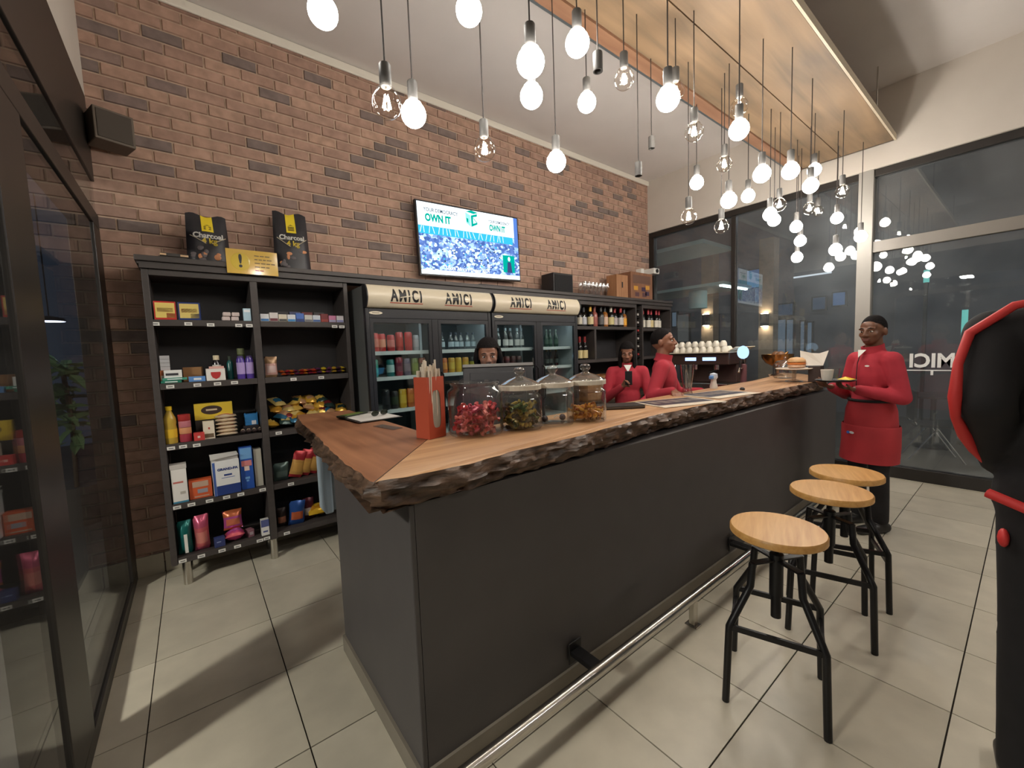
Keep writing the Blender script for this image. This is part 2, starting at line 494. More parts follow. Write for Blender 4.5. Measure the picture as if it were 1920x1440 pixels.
# left wall: plaster bulkhead over dark glazed frames
wl = struct(MB().box(XL - 0.12, XL + 0.03, YF, YB, 3.33, ZC).build('wall_left', M_plaster))
wn = struct(MB().box(XL + 0.012, XL + 0.020, YF, YB, 0.07, 2.46).build('window_1', M_glass))
def fr(mb, y0, y1, z0, z1, x0=XL - 0.09, x1=XL + 0.03): return mb.box(x0, x1, y0, y1, z0, z1)
fr(MB(), YF, YB, 0.001, 0.07).build('bottom_rail', M_frame, wn, bevel=0.004)
fr(MB(), 3.72, YB, 0.07, 2.46).build('corner_post', M_frame, wn, bevel=0.004)
fr(MB(), 1.98, 2.30, 0.07, 2.46).build('mullion', M_frame, wn, bevel=0.004)
fr(MB(), -0.2, 0.0, 0.07, 2.46).build('mullion', M_frame, wn, bevel=0.004)
fr(MB(), -2.4, -2.2, 0.07, 2.46).build('mullion', M_frame, wn, bevel=0.004)
fr(MB(), YF, YB, 2.46, 2.56).build('transom', M_frame, wn, bevel=0.004)
fr(MB(), YF, YB, 2.78, 3.33).build('head_panel', M_frame, wn, bevel=0.004)
MB().box(XL + 0.012, XL + 0.020, YF, YB, 2.56, 2.78).build('top_pane', M_glass, wn)

# far wall: plaster bulkhead over tall glazing
struct(MB().box(XR - 0.03, XR + 0.12, YF, YB, 3.38, ZC).build('wall_right', M_plaster))
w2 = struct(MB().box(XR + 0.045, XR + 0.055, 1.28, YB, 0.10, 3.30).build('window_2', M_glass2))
MB().box(XR, XR + 0.09, 1.28, YB, 3.30, 3.38).build('head_rail', M_frame, w2, bevel=0.004)
MB().box(XR - 0.005, XR + 0.09, 1.28, YB, 0.001, 0.10).build('bottom_rail', M_frame, w2, bevel=0.004)
MB().box(XR, XR + 0.09, 3.86, YB, 0.10, 3.30).build('side_post', M_frame, w2, bevel=0.004)
MB().box(XR + 0.01, XR + 0.08, 2.60, 2.66, 0.10, 3.30).build('mullion', M_frame, w2, bevel=0.004)
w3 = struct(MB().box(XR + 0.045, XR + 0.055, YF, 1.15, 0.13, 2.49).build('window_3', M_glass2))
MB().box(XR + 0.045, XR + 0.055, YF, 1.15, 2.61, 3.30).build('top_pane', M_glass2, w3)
MB().box(XR, XR + 0.09, YF, 1.15, 3.30, 3.38).build('head_rail', M_frame, w3, bevel=0.004)
MB().box(XR - 0.005, XR + 0.09, YF, 1.15, 0.001, 0.13).build('bottom_rail', M_frame, w3, bevel=0.004)
M_greyp = mat('grey_plaster_column', rgb(150, 146, 140), 0.8, var=0.04, scale=4)
MB().box(XR + 0.01, XR + 0.08, YF, 1.15, 2.49, 2.61).build('transom', mat('grey_rail', rgb(120, 114, 106), 0.5), w3, bevel=0.004)
MB().box(XR, XR + 0.09, -1.3, -1.2, 0.13, 3.30).build('mullion', M_frame, w3, bevel=0.004)
struct(MB().box(XR - 0.02, XR + 0.12, 1.15, 1.28, 0, 3.38).build('trim_2', M_greyp, bevel=0.005))
# mirrored lettering stuck on the far glass, read from outside
lt = MB()
MI = Matrix.Translation((XR + 0.040, 0.60, 1.285)) @ Matrix.Rotation(PI / 2, 4, 'Z')
lt.text('AMICI', 0.20, 0, MI, bold=0.006, ext=0.001, fit=0.46)
lt.box(XR + 0.039, XR + 0.041, 0.37, 0.84, 1.185, 1.195)
lt.box(XR + 0.039, XR + 0.041, 0.64, 0.66, 1.14, 1.185)
tag(lt.build('window_lettering', mat('vinyl_white', rgb(232, 232, 230), 0.5)), 'white vinyl cafe name stuck on the far glass, reading backwards from inside', 'lettering')

# ---------------------------------------------------------------- wooden raft hung over the bar
raft = thing('ceiling_raft', 'long wooden board raft hung under the ceiling above the bar', 'canopy', (0.2, 1.43, 3.6))
L = 5.73
MB().box(0, L, -0.44, -0.004, 0, 0.03).build('board', M_raft, raft)
MB().box(0, L, 0.004, 0.36, 0, 0.03).build('board', M_raft, raft)
MB().box(0, L, 0.366, 0.46, -0.012, 0.05).build('edge_board', M_raft2, raft)
MB().box(0, L, 0.464, 0.49, 0.0, 0.06).build('metal_channel', mat('zinc_channel', rgb(130, 138, 142), 0.4, 0.8), raft)
MB().box(-0.01, L + 0.02, -0.46, -0.444, -0.004, 0.055).build('edge_trim', mat('raft_trim', rgb(198, 184, 160), 0.5), raft)
MB().box(L + 0.004, L + 0.02, -0.44, 0.49, -0.004, 0.055).build('edge_trim', mat('raft_trim_dark', rgb(90, 80, 72), 0.5), raft)
for hx in (0.3, 2.8, 5.3):
    for hy in (-0.38, 0.40):
        MB().tube([(hx, hy, 0.03), (hx, hy, ZC - 3.6)], 0.006, 6).build('hanger_rod', M_steel, raft)

# ---------------------------------------------------------------- pendant lamps
M_bulb_lit = emit('glowing_bulb', (1.0, 0.945, 0.86, 1), BULB_GLOW)
M_fil = emit('filament', (1.0, 0.945, 0.86, 1), FILAMENT_GLOW)
M_bulbglass = pane('bulb_glass', (0.97, 0.95, 0.92, 1), 1.4, 0.0, gain=1.6, add=0.06)
M_socket = mat('socket_grey', rgb(84, 82, 80), 0.5)
M_cord = mat('cord_dark', rgb(52, 46, 44), 0.7)
bprof = [(0.013, 0.062)]
for k in range(1, 13):
    t = PI * k / 12
    r = 0.056 * math.sin(t); zz = 0.056 * math.cos(t)
    if k <= 2: r = max(r, 0.020 + 0.008 * k)
    bprof.append((max(r, 0.0005), zz))
bulb_lit = MB().lathe(bprof, 20, 0).mesh('bulb', M_bulb_lit, 180)
bulb_clear = MB().lathe(bprof, 20, 0).mesh('bulb', M_bulbglass, 180)
fm = MB()
for i in range(6):
    a = i * PI / 3
    fm.tube([(0.008 * math.cos(a), 0.008 * math.sin(a), 0.022), (0.016 * math.cos(a + 0.4), 0.016 * math.sin(a + 0.4), -0.018)], 0.0016, 5)
fil_mesh = fm.mesh('filament', M_fil)
stem_mesh = MB().lathe([(0.004, 0.062), (0.004, 0.02), (0.010, 0.018), (0.002, 0.014)], 8).mesh('stem', M_bulbglass)
sock_mesh = MB().lathe([(0.005, 0.150), (0.021, 0.144), (0.023, 0.140), (0.023, 0.066), (0.018, 0.060)], 16).mesh('socket', M_socket, 40)
open_sock = MB().lathe([(0.005, 0.090), (0.021, 0.084), (0.023, 0.080), (0.023, 0.0), (0.018, 0.0), (0.017, 0.03), (0.001, 0.03)], 16).mesh('socket', [M_socket], 40)
PEND = [(0.51, 1.77, 2.89, 1), (0.67, 1.58, 2.51, 0), (0.89, 1.80, 2.64, 1), (1.05, 1.55, 3.00, 1), (1.26, 1.77, 2.57, 0), (1.17, 1.30, 2.70, 1),
        (1.43, 1.59, 2.80, 1), (1.54, 1.38, 2.97, 1), (1.76, 1.76, 2.63, 1), (2.05, 1.77, 3.06, 1), (2.06, 1.50, 3.06, 0), (1.96, 1.17, 2.76, 1),
        (2.57, 1.48, 3.16, 0), (2.61, 1.38, 2.88, 0), (3.06, 1.30, 3.14, 0), (2.68, 1.14, 2.81, 1), (3.37, 1.54, 2.93, 0), (3.56, 1.86, 2.94, 1),
        (3.02, 1.64, 2.50, 0), (3.29, 1.47, 2.62, 1), (3.54, 1.64, 2.51, 0), (4.12, 1.67, 2.88, 1), (3.23, 1.22, 2.71, 1), (3.49, 1.13, 2.76, 1),
        (4.63, 1.31, 3.10, 1), (4.02, 1.16, 2.78, 1), (4.87, 1.41, 2.83, 0), (5.55, 1.53, 2.96, 0), (4.80, 1.14, 2.89, 0), (4.34, 1.49, 2.79, 0),
        (4.21, 1.52, 2.69, 1), (4.59, 1.62, 2.73, 1), (5.06, 1.58, 2.73, 1), (5.32, 1.62, 2.63, 1), (5.49, 1.70, 2.49, 1), (5.60, 1.37, 2.85, 1),
        (5.21, 1.28, 2.45, 1), (5.72, 1.19, 2.63, 1)]
order = sorted(range(len(PEND)), key=lambda i: cam_px(PEND[i][:3])[0])
cordcache = {}
def cord_mesh(L):
    k = round(L, 3)
    if k not in cordcache: cordcache[k] = MB().tube([(0, 0, 0), (0, 0, k)], 0.0034, 6).mesh('cord', M_cord)
    return cordcache[k]
def kid(name, me, par):
    o = bpy.data.objects.new(name, me); COL.objects.link(o); o.parent = par
    return o
for rank, i in enumerate(order):
    x, y, z, lit = PEND[i]
    t = thing('pendant_lamp', '%s pendant bulb from the left, %s' % (ORD[rank], 'glowing bright white' if lit else 'clear globe with a visible filament'),
              'lamp', (x, y, z), random.uniform(0, 6), 'pendant bulbs over the bar')
    kid('cord', cord_mesh(3.6 - z - 0.148), t).location = (0, 0, 0.148)
    kid('socket', sock_mesh, t)
    b = kid('bulb', bulb_lit if lit else bulb_clear, t)
    if not lit:
        kid('filament', fil_mesh, b); kid('stem', stem_mesh, b)
for nm, (x, y, z) in (('empty grey lamp socket hanging highest, without a bulb', (1.60, 1.31, 2.83)),
                      ('empty dark lamp socket without a bulb, right of the lowest empty one', (2.76, 1.78, 2.98)),
                      ('lowest empty lamp socket, hanging before the end of the brick wall', (2.34, 1.605, 2.63))):
    t = thing('pendant_socket', nm, 'lamp', (x, y, z), 0, 'empty lamp sockets over the bar')
    kid('cord', cord_mesh(3.6 - z - 0.088), t).location = (0, 0, 0.088)
    kid('socket', open_sock, t)

# two linear ceiling lamps over the tables behind the photographer
for k, (x, y) in enumerate(((3.6, -2.4), (5.4, -2.2))):
    t = thing('linear_lamp', ('left', 'right')[k] + ' white linear ceiling lamp over the seating area', 'lamp', (x, y, ZC - 0.12), 0, 'linear lamps over the seating area')
    MB().box(-0.6, 0.6, -0.05, 0.05, 0.0, 0.05).build('housing', M_white, t)
    MB().box(-0.58, 0.58, -0.04, 0.04, -0.004, -0.0005).build('diffuser', emit('linear_light', (1.0, 0.96, 0.91, 1), 110), t)
    MB().tube([(0, 0, 0.05), (0, 0, 0.12)], 0.01, 8).build('stem', M_white, t)
# ---------------------------------------------------------------- bar counter body
bar = thing('bar_counter', 'long charcoal painted bar front carrying the live-edge wooden top', 'bar counter', (0.53, 1.26, 0))
MB().box(0.0203, 4.75, 0, 0.12, 0.08, 1.040).build('front_panel', M_bar, bar)
MB().box(0, 0.02, 0.0, 0.93, 0.08, 1.040).build('end_panel', M_bar, bar, bevel=0.004)
MB().box(4.64, 4.75, 0.121, 0.60, 0.08, 1.040).build('end_panel', M_bar, bar, bevel=0.008)
MB().box(0.101, 4.63, 0.50, 0.53, 0.60, 1.040).build('rear_panel', M_bar, bar)
M_skirt = mat('skirting_tile', rgb(126, 118, 106), 0.5, var=0.08, scale=6)
MB().box(-0.012, 4.76, -0.012, 0.0, 0.001, 0.085).build('skirting', M_skirt, bar)
MB().box(-0.012, 0.0, 0.0, 0.93, 0.001, 0.085).build('skirting', M_skirt, bar)
MB().box(0.0, 4.75, 0.0, 0.10, 0.001, 0.079).build('plinth', M_black, bar)
MB().box(0.0, 0.10, 0.101, 0.93, 0.001, 0.079).build('plinth', M_black, bar)
rail = thing('foot_rail', 'long polished steel foot rail on low brackets in front of the bar', 'foot rail', (0.35, 1.10, 0.165))
MB().tube([(0, 0, 0), (4.9, 0, 0)], 0.024, 16).build('tube', M_steel, rail, smooth=40)
for hx in (0.15, 1.72, 3.3, 4.8):
    MB().box(hx - 0.03, hx + 0.03, -0.03, 0.04, -0.165, -0.158).box(hx - 0.02, hx + 0.02, -0.012, 0.02, -0.158, -0.022).build('bracket_post', M_steel, rail, bevel=0.003)
for hx in (0.93, 2.5, 4.1):
    MB().box(hx - 0.03, hx + 0.03, 0.015, 0.148, -0.012, 0.012).box(hx - 0.04, hx + 0.04, 0.140, 0.148, -0.05, 0.05).build('wall_bracket', M_blacksteel, rail, bevel=0.003)

# ---------------------------------------------------------------- live-edge slabs
def slab(name, outline, live, z0, z1, m_top, par, seed):
    """outline: points counter-clockwise; live: flags, True = bark edge from this point to the next"""
    pts, fl = [], []
    n = len(outline)
    for i in range(n):
        a, b = Vector(outline[i]), Vector(outline[(i + 1) % n])
        k = max(1, int((b - a).length / 0.016)) if live[i] else 1
        for q in range(k):
            pts.append(a.lerp(b, q / k)); fl.append(live[i])
    N = len(pts)
    lv = 9
    vs, fs, mi = [], [], []
    for k in range(lv):
        h = k / (lv - 1)
        for i in range(N):
            t = (pts[(i + 1) % N] - pts[i - 1]).normalized()
            nrm = Vector((t.y, -t.x))
            p = pts[i]
            d = 0.0
            if fl[i] or fl[i - 1]:
                q = Vector((p.x * 9, p.y * 9, h * 2.2 + seed))
                big = noise.noise(Vector((p.x * 3.0, p.y * 3.0, seed)))
                fine = noise.noise(q * 1.0) * 0.026 + noise.noise(q * 2.7) * 0.022 + noise.noise(Vector((p.x * 24, p.y * 24, h * 9))) * 0.011
                bulge = 0.016 * math.sin(PI * min(1, (1 - h) * 1.15)) - 0.022 * (1 - h) ** 3
                d = bulge + fine * (0.30 + 0.9 * math.sin(PI * (1 - h) * 0.9)) + big * 0.012
                if h == 1: d = big * 0.012 + noise.noise(Vector((p.x * 14, p.y * 14, seed))) * 0.008
            zz = z0 + (z1 - z0) * h
            if (fl[i] or fl[i - 1]) and k == 0: zz += abs(noise.noise(Vector((p.x * 8, p.y * 8, 5 + seed)))) * 0.014
            vs.append((p.x + nrm.x * d, p.y + nrm.y * d, zz))
    mb = MB()
    sides = [(k * N + i, k * N + (i + 1) % N, (k + 1) * N + (i + 1) % N, (k + 1) * N + i) for k in range(lv - 1) for i in range(N)]
    mb.add(vs, sides, 1)
    mb.v = [tuple(v) for v in vs]
    mb.f.append(tuple((lv - 1) * N + i for i in range(N))); mb.m.append(0)
    mb.f.append(tuple(reversed(range(N)))); mb.m.append(1)
    return mb.build(name, [m_top, M_bark], par, smooth=50)
top = thing('counter_top', 'thick live-edge wooden bar top with rough bark along its front', 'counter top')
slab('slab', [(0.415, 1.245), (0.50, 1.225), (0.74, 1.205), (0.97, 1.24), (1.38, 1.25), (1.95, 1.315), (2.55, 1.31), (3.54, 1.31), (4.4, 1.285), (4.95, 1.275),
              (5.25, 1.37), (5.6, 1.58), (5.84, 1.78), (5.88, 1.98), (5.6, 2.02), (5.2, 1.86), (4.6, 1.80), (0.895, 1.78)],
     [1, 1, 1, 1, 1, 1, 1, 1, 1, 1, 1, 1, 1, 0, 0, 0, 0, 0], 1.048, 1.15, M_slab, top, 3.0)
slab('slab', [(0.893, 1.784), (0.90, 3.15), (0.56, 3.20), (0.50, 2.72), (0.46, 2.05), (0.415, 1.50), (0.413, 1.249)],
     [0, 0, 1, 1, 1, 1, 0], 1.048, 1.15, M_slab2, top, 8.0)
bm_ = thing('back_counter', 'lower dark work counter behind the bar with a wooden top', 'counter', (5.0, 1.98, 0))
MB().box(-0.2, 0.85, 0.06, 1.23, 0.001, 0.90).build('body', M_black, bm_)
MB().box(-0.22, 0.87, 0.05, 1.25, 0.90, 0.94).build('worktop', M_slab, bm_, bevel=0.004)

# ---------------------------------------------------------------- bar stools
def make_stool():
    t = thing('bar_stool', 'x', 'bar stool')
    MB().lathe([(0.10, 0.706), (0.172, 0.708), (0.180, 0.714), (0.180, 0.734), (0.175, 0.742), (0.0005, 0.743)], 40).build('seat', M_stoolseat, t, smooth=40)
    tops, feet = [], []
    for sx, sy in ((-1, -1), (1, -1), (1, 1), (-1, 1)):
        a = Vector((sx * 0.085, sy * 0.085, 0.60)); b = Vector((sx * 0.092, sy * 0.092, 0.50))
        c = Vector((sx * 0.165, sy * 0.165, 0.335)); d = Vector((sx * 0.176, sy * 0.176, 0.0))
        q = [a, b, b.lerp(c, 0.15), b.lerp(c, 0.85), c, c.lerp(d, 0.12), d]
        MB().tube(q, 0.0145, 10).build('leg', M_blacksteel, t, smooth=50)
        tops.append(a); feet.append((c, d))
    for i in range(4):
        j = (i + 1) % 4
        z = 0.285 if i % 2 == 0 else 0.335
        p = feet[i][0].lerp(feet[i][1], (0.335 - z) / 0.335); q = feet[j][0].lerp(feet[j][1], (0.335 - z) / 0.335)
        MB().bar(p, q, 0.012, 0.024).build('stretcher', M_blacksteel, t)
    MB().bar(tops[0], tops[2], 0.03, 0.008).bar(tops[1], tops[3], 0.03, 0.007).build('cross_brace', M_blacksteel, t)
    MB().lathe([(0.027, 0.44), (0.027, 0.625), (0.020, 0.63)], 14).lathe([(0.009, 0.40), (0.009, 0.70)], 10).lathe([(0.020, 0.34), (0.020, 0.439)], 14).build('screw_column', M_blacksteel, t, smooth=40)
    MB().box(-0.12, 0.12, -0.014, 0.014, 0.697, 0.706).box(-0.014, 0.014, -0.12, 0.12, 0.697, 0.705).lathe([(0.05, 0.690), (0.05, 0.697)], 16).build('seat_plate', M_blacksteel, t)
    return t
ST = [(1.93, 0.655, 0.32, 'nearest round wooden bar stool on black steel legs, standing alone in front'),
      (2.635, 0.645, 0.30, 'middle round wooden bar stool on black steel legs, behind the nearest one'),
      (3.06, 0.675, 0.40, 'farthest round wooden bar stool, half hidden behind the middle one')]
s0 = make_stool()
for i, (x, y, a, lb) in enumerate(ST):
    if i == 0:
        s0.location = (x, y, 0.0005); s0.rotation_euler = (0, 0, a); s0['label'] = lb; s0['group'] = 'bar stools along the bar'
    else: dup(s0, (x, y, 0.0005), a, lb, 'bar stools along the bar')

# ---------------------------------------------------------------- shelf unit with goods
YS = 3.55       # front plane of the shelving
SH = (1.835, 1.413, 1.003, 0.592, 0.216)
su = thing('shelf_unit', 'dark open shelf unit with two bays of shop goods by the brick wall', 'shelf')
def bx(x0, x1, y0, y1, z0, z1, mi=0): return MB().box(x0, x1, y0, y1, z0, z1, mi)
bx(-0.21, -0.175, YS, 3.90, 0.17, 2.16).build('side_panel', M_shelf, su, bevel=0.003)
bx(1.035, 1.068, YS, 3.90, 0.17, 2.16).build('side_panel', M_shelf, su, bevel=0.003)
bx(0.378, 0.424, YS, 3.885, 0.17, 2.12).build('divider', M_shelf, su, bevel=0.003)
bx(-0.174, 1.034, 3.886, 3.90, 0.17, 2.16).build('back_panel', M_shelfb, su)
bx(-0.174, 1.034, YS, 3.885, 2.12, 2.16).build('top_rail', M_shelf, su, bevel=0.003)
for zt in SH:
    bx(-0.174, 0.377, YS + 0.003, 3.885, zt - 0.042, zt).build('shelf_board', M_shelf, su, bevel=0.002)
    bx(0.425, 1.034, YS + 0.003, 3.885, zt - 0.042, zt).build('shelf_board', M_shelf, su, bevel=0.002)
for lx in (-0.13, 0.40, 0.98):
    for ly in (YS + 0.06, 3.84):
        MB().lathe([(0.027, 0.001), (0.027, 0.168)], 16).build('leg', M_steel, su, smooth=40, loc=(lx, ly, 0))
TAGS = [(-0.165, 1.806), (0.005, 1.808), (0.127, 1.803), (0.291, 1.801), (0.355, 1.800), (-0.122, 1.39), (0.022, 1.39), (0.135, 1.39), (0.235, 1.391), (-0.15, 0.976), (-0.087, 0.977), (-0.013, 0.974),
        (-0.15, 0.568), (-0.073, 0.568), (0.028, 0.569), (0.127, 0.57), (0.213, 0.57), (0.351, 0.571), (-0.149, 0.19), (-0.047, 0.19), (0.072, 0.19), (0.165, 0.19), (0.306, 0.189), (0.352, 0.192),
        (0.948, 1.8), (1.005, 1.798), (0.617, 1.389), (0.818, 1.389), (0.487, 0.984), (0.542, 0.571), (0.487, 0.19)]
tagm = MB().box(-0.021, 0.021, -0.0022, 0.0, -0.011, 0.011, 0).box(-0.013, 0.013, -0.0027, -0.0022, -0.004, 0.003, 1).mesh('price_tag', [M_white, c8(120, 120, 120)])
for x, z in TAGS:
    o = kid('price_tag', tagm, su); o.location = (x, YS + 0.003, z)

cor = thing('cornice_shelf', 'long dark moulded top board running over shelves and fridges', 'shelf', (0, 0, 0))
bx(-0.235, 6.0, YS - 0.03, 3.935, 2.205, 2.240).build('top_board', M_shelf, cor, bevel=0.004)
bx(-0.225, 6.0, YS - 0.012, YS + 0.02, 2.188, 2.204).build('moulding', M_shelf, cor)
bx(-0.215, 6.0, YS - 0.022, YS + 0.01, 2.161, 2.187).build('moulding', M_shelf, cor)

FR = (0.0,)
def print_box(mb, x0, x1, y, z0, z1, mi):       # a flat printed patch on a front face at y
    return mb.box(x0, x1, y - 0.0012, y + 0.001, z0, z1, mi)
def carton(name, label, cat, x0, x1, z, h, d, cols, y0=YS + 0.012, rz=0.0, patches=(), txt=(), group=None, lid=None):
    """printed box: cols[0] body; patches = (u0,u1,v0,v1,col index); txt = (string,u,v,size,col index)"""
    w = x1 - x0
    t = thing(name, label, cat, ((x0 + x1) / 2, y0 + d / 2, z + 0.0006), rz, group)
    ms = [c8(*c, rough=0.4) for c in cols]
    mb = MB().box(-w / 2, w / 2, -d / 2, d / 2, 0, h, 0)
    mb.build('box', ms, t, bevel=0.0012)
    pm = MB()
    for u0, u1, v0, v1, ci in patches:
        print_box(pm, -w / 2 + u0 * w, -w / 2 + u1 * w, -d / 2, v0 * h, v1 * h, ci)
    for s, u, v, sz, ci in txt:
        pm.text(s, sz, ci, Matrix.Translation((-w / 2 + u * w, -d / 2 - 0.0016, v * h)), bold=0.001, ext=0.0004)
    if pm.f: pm.build('print', ms, t)['kind'] = 'stuff'
    if lid: MB().box(-w / 2 - 0.003, w / 2 + 0.003, -d / 2 - 0.003, d / 2, h + 0.0003, h + lid[0], 0).build('lid', c8(*lid[1], rough=0.4), t)
    return t
def pouch(name, label, cat, x, y, z, w, h, d, cols, rz=0, tilt=0, group=None, seed=0, lie=False, roll=0, shine=0.28):
    """crimped foil bag with a printed band"""
    n, m = 8, 9
    vs, fs, mi = [], [], []
    rr = random.Random(seed)
    for side in (1, -1):
        o = len(vs)
        for j in range(m + 1):
            v = j / m
            for i in range(n + 1):
                u = i / n
                b = (math.sin(PI * u) ** 0.6) * (math.sin(PI * v) ** 0.55)
                crump = noise.noise(Vector((u * 5, v * 5, seed * 3.7 + side))) * 0.30 + (noise.noise(Vector((u * 11, v * 11, seed * 1.7 + side))) * 0.34 if lie else 0)
                px = (u - 0.5) * w * (1 - 0.08 * math.sin(PI * v))
                vs.append((px, -side * d / 2 * b * (1 + crump), v * h + noise.noise(Vector((u * 3, 7, seed))) * h * 0.03 * (v if v > 0.5 else 0)))
        for j in range(m):
            for i in range(n):
                fs.append((o + j * (n + 1) + i, o + j * (n + 1) + i + 1, o + (j + 1) * (n + 1) + i + 1, o + (j + 1) * (n + 1) + i))
                v = (j + 0.5) / m; u = (i + 0.5) / n
                k = 0
                if len(cols) > 1 and 0.25 < v < 0.6 and side == 1 and 0.15 < u < 0.85: k = 1
                if len(cols) > 2 and side == 1 and (v > 0.7 or v < 0.12): k = 2
                mi.append(k)
    mb = MB(); mb.v = vs; mb.f = fs; mb.m = mi
    mats = [mat('foil_%d_%d_%d' % c, rgb(*c), shine, 0.35) for c in cols]
    o = mb.build(name, mats, None, smooth=38 if lie else 180)
    o.location = (x, y, z + 0.001)
    if lie: o.rotation_euler = (-PI / 2 + tilt, roll, rz)
    else: o.rotation_euler = (tilt, roll, rz)
    if lie: o.location = (x, y - 0.0, z + d * 0.60)
    return tag(o, label, cat, group)

z1, z2, z3, z4, z5 = SH
# top shelf, left bay
RB = ((0.06, 0.94, 0.10, 0.92, 1), (0.14, 0.86, 0.42, 0.64, 2), (0.55, 0.94, 0.10, 0.36, 0))
carton('candle_box', 'red and yellow printed carton, leftmost on the top shelf', 'box', -0.168, -0.055, z1, 0.12, 0.06, [(190, 44, 36), (226, 200, 110), (178, 60, 44)], patches=RB, rz=0.06)
carton('candle_box', 'blue and yellow printed carton beside the red one on the top shelf', 'box', -0.040, 0.078, z1, 0.118, 0.06, [(40, 60, 120), (222, 198, 116), (176, 70, 48)], patches=RB, rz=-0.08)
for k, (sx, sz) in enumerate(((0.197, 0), (0.250, 0), (0.203, 0.032), (0.256, 0.032))):
    tag(MB().box(sx, sx + 0.047, 3.575, 3.64, z1 + sz + 0.001, z1 + sz + 0.030).build('soap_bar', c8(206, 190, 186), bevel=0.006),
        '%s pale wrapped soap bar in the little stack on the top shelf' % ('lower left', 'lower right', 'upper left', 'upper right')[k], 'soap', 'soap bars on the top shelf')
carton('pill_box', 'pale blue upright carton at the right end of the top left shelf', 'box', 0.325, 0.372, z1, 0.09, 0.03, [(176, 206, 222), (230, 236, 240)], patches=((0.1, 0.9, 0.7, 0.9, 1),))
# second shelf, left bay
carton('carton', 'orange and white flat carton under the small white boxes', 'box', -0.170, -0.065, z2, 0.085, 0.08, [(214, 130, 84), (232, 226, 216)], y0=3.60, patches=((0.04, 0.96, 0.1, 0.6, 1),))
for k in range(4):
    tag(MB().box(-0.165, -0.115, 3.61, 3.65, z2 + 0.087 + 0.025 * k, z2 + 0.1105 + 0.025 * k).build('small_box', c8(214, 216, 220), bevel=0.001),
        '%s small white box of the stack at the left of the second shelf' % ('bottom', 'second lowest', 'second highest', 'topmost')[k], 'box', 'stack of small white boxes')
carton('kraft_box', 'plain brown cardboard box lying at the back of the second shelf', 'box', -0.045, 0.060, z2, 0.10, 0.10, [(150, 112, 74)], y0=3.70, rz=-0.12)
carton('brush_pack', 'white blister pack leaning over the green tubes', 'pack', -0.150, -0.055, z2 + 0.034, 0.052, 0.02, [(228, 228, 226), (60, 60, 66), (150, 60, 60)], y0=3.575, patches=((0.1, 0.8, 0.3, 0.6, 1),))
for k, (cx, cl) in enumerate((((-0.168, -0.060), (40, 120, 98)), ((-0.160, -0.030), (70, 150, 128)))):
    carton('toothpaste_box', ('teal toothpaste carton lying at the front of the second shelf', 'green toothpaste carton lying on the teal one')[k], 'box', cx[0], cx[1], z2 + 0.0175 * k, 0.016, 0.04, [cl, (226, 232, 232)], y0=3.556 + 0.004 * k, patches=((0.2, 0.8, 0.3, 0.7, 1),))
carton('tube_box', 'long light blue carton lying between green packs and plasters', 'box', -0.022, 0.070, z2, 0.036, 0.036, [(92, 140, 200), (228, 234, 240)], y0=3.56, patches=((0.3, 0.75, 0.3, 0.7, 1),))
pl = carton('plaster_box', 'white carton with a red shield standing on the second shelf', 'box', 0.076, 0.186, z2, 0.085, 0.05, [(230, 226, 220), (184, 52, 52), (206, 140, 130)], patches=((0.02, 0.98, 0.97, 0.99, 2),))
MB().prism([(-0.028, 0.0), (-0.02, -0.02), (0, -0.032), (0.02, -0.02), (0.028, 0.0), (0.028, 0.018), (-0.028, 0.018)], 0, 0.0012, 0, Matrix.Translation((0, -0.0265, 0.042)) @ Matrix.Rotation(PI / 2, 4, 'X')).build('shield', c8(184, 52, 52), pl)
MB().box(-0.035, 0.05, -0.02, 0.015, 0.0853, 0.10).build('flap', c8(216, 168, 158), pl)
def bottle(name, label, cat, x, y, z, prof, body, cap, capz, lab=None, group=None, n=14, glass=False, mm=None):
    """lathe bottle with cap and wrap label"""
    t = thing(name, label, cat, (x, y, z + 0.0006), 0, group)
    MB().lathe(prof, n).build('body', mm or c8(*body, rough=0.2), t, smooth=40)
    if cap: MB().lathe([(cap[1], capz), (cap[1], capz + cap[2]), (cap[1] * 0.7, capz + cap[2] + 0.002)], n).build('cap', c8(*cap[0], rough=0.35), t, smooth=40)
    if lab: MB().lathe([(lab[1], lab[2]), (lab[1], lab[3])], n, cap=False).build('label', c8(*lab[0], rough=0.5), t, smooth=40)
    return t
bottle('medicine_bottle', 'dark bottle with a cream cap behind the red shield carton', 'bottle', 0.145, 3.68, z2, [(0.026, 0), (0.026, 0.12), (0.016, 0.145)], (40, 36, 40), ((222, 208, 176), 0.019, 0.032), 0.145, ((214, 210, 202), 0.0265, 0.05, 0.11))
bottle('lotion_bottle', 'dark teal bottle standing behind, left of the purple bottles', 'bottle', 0.225, 3.68, z2, [(0.020, 0), (0.020, 0.12), (0.010, 0.14)], (26, 92, 92), ((50, 60, 50), 0.011, 0.03), 0.14)
bottle('deodorant', 'olive capped spray can at the back of the second shelf', 'bottle', 0.300, 3.70, z2, [(0.026, 0), (0.026, 0.17), (0.02, 0.18)], (70, 80, 50), ((110, 118, 84), 0.024, 0.045), 0.18)
for k, bxx in enumerate((0.285, 0.340)):
    bottle('purple_bottle', ('left', 'right')[k] + ' one of two purple bottles with white writing on the second shelf', 'bottle', bxx, 3.60, z2, [(0.025, 0), (0.026, 0.01), (0.026, 0.135), (0.020, 0.155)], (84, 62, 150), ((74, 60, 110), 0.019, 0.012), 0.155, ((172, 150, 208), 0.0265, 0.035, 0.12), 'purple bottles')
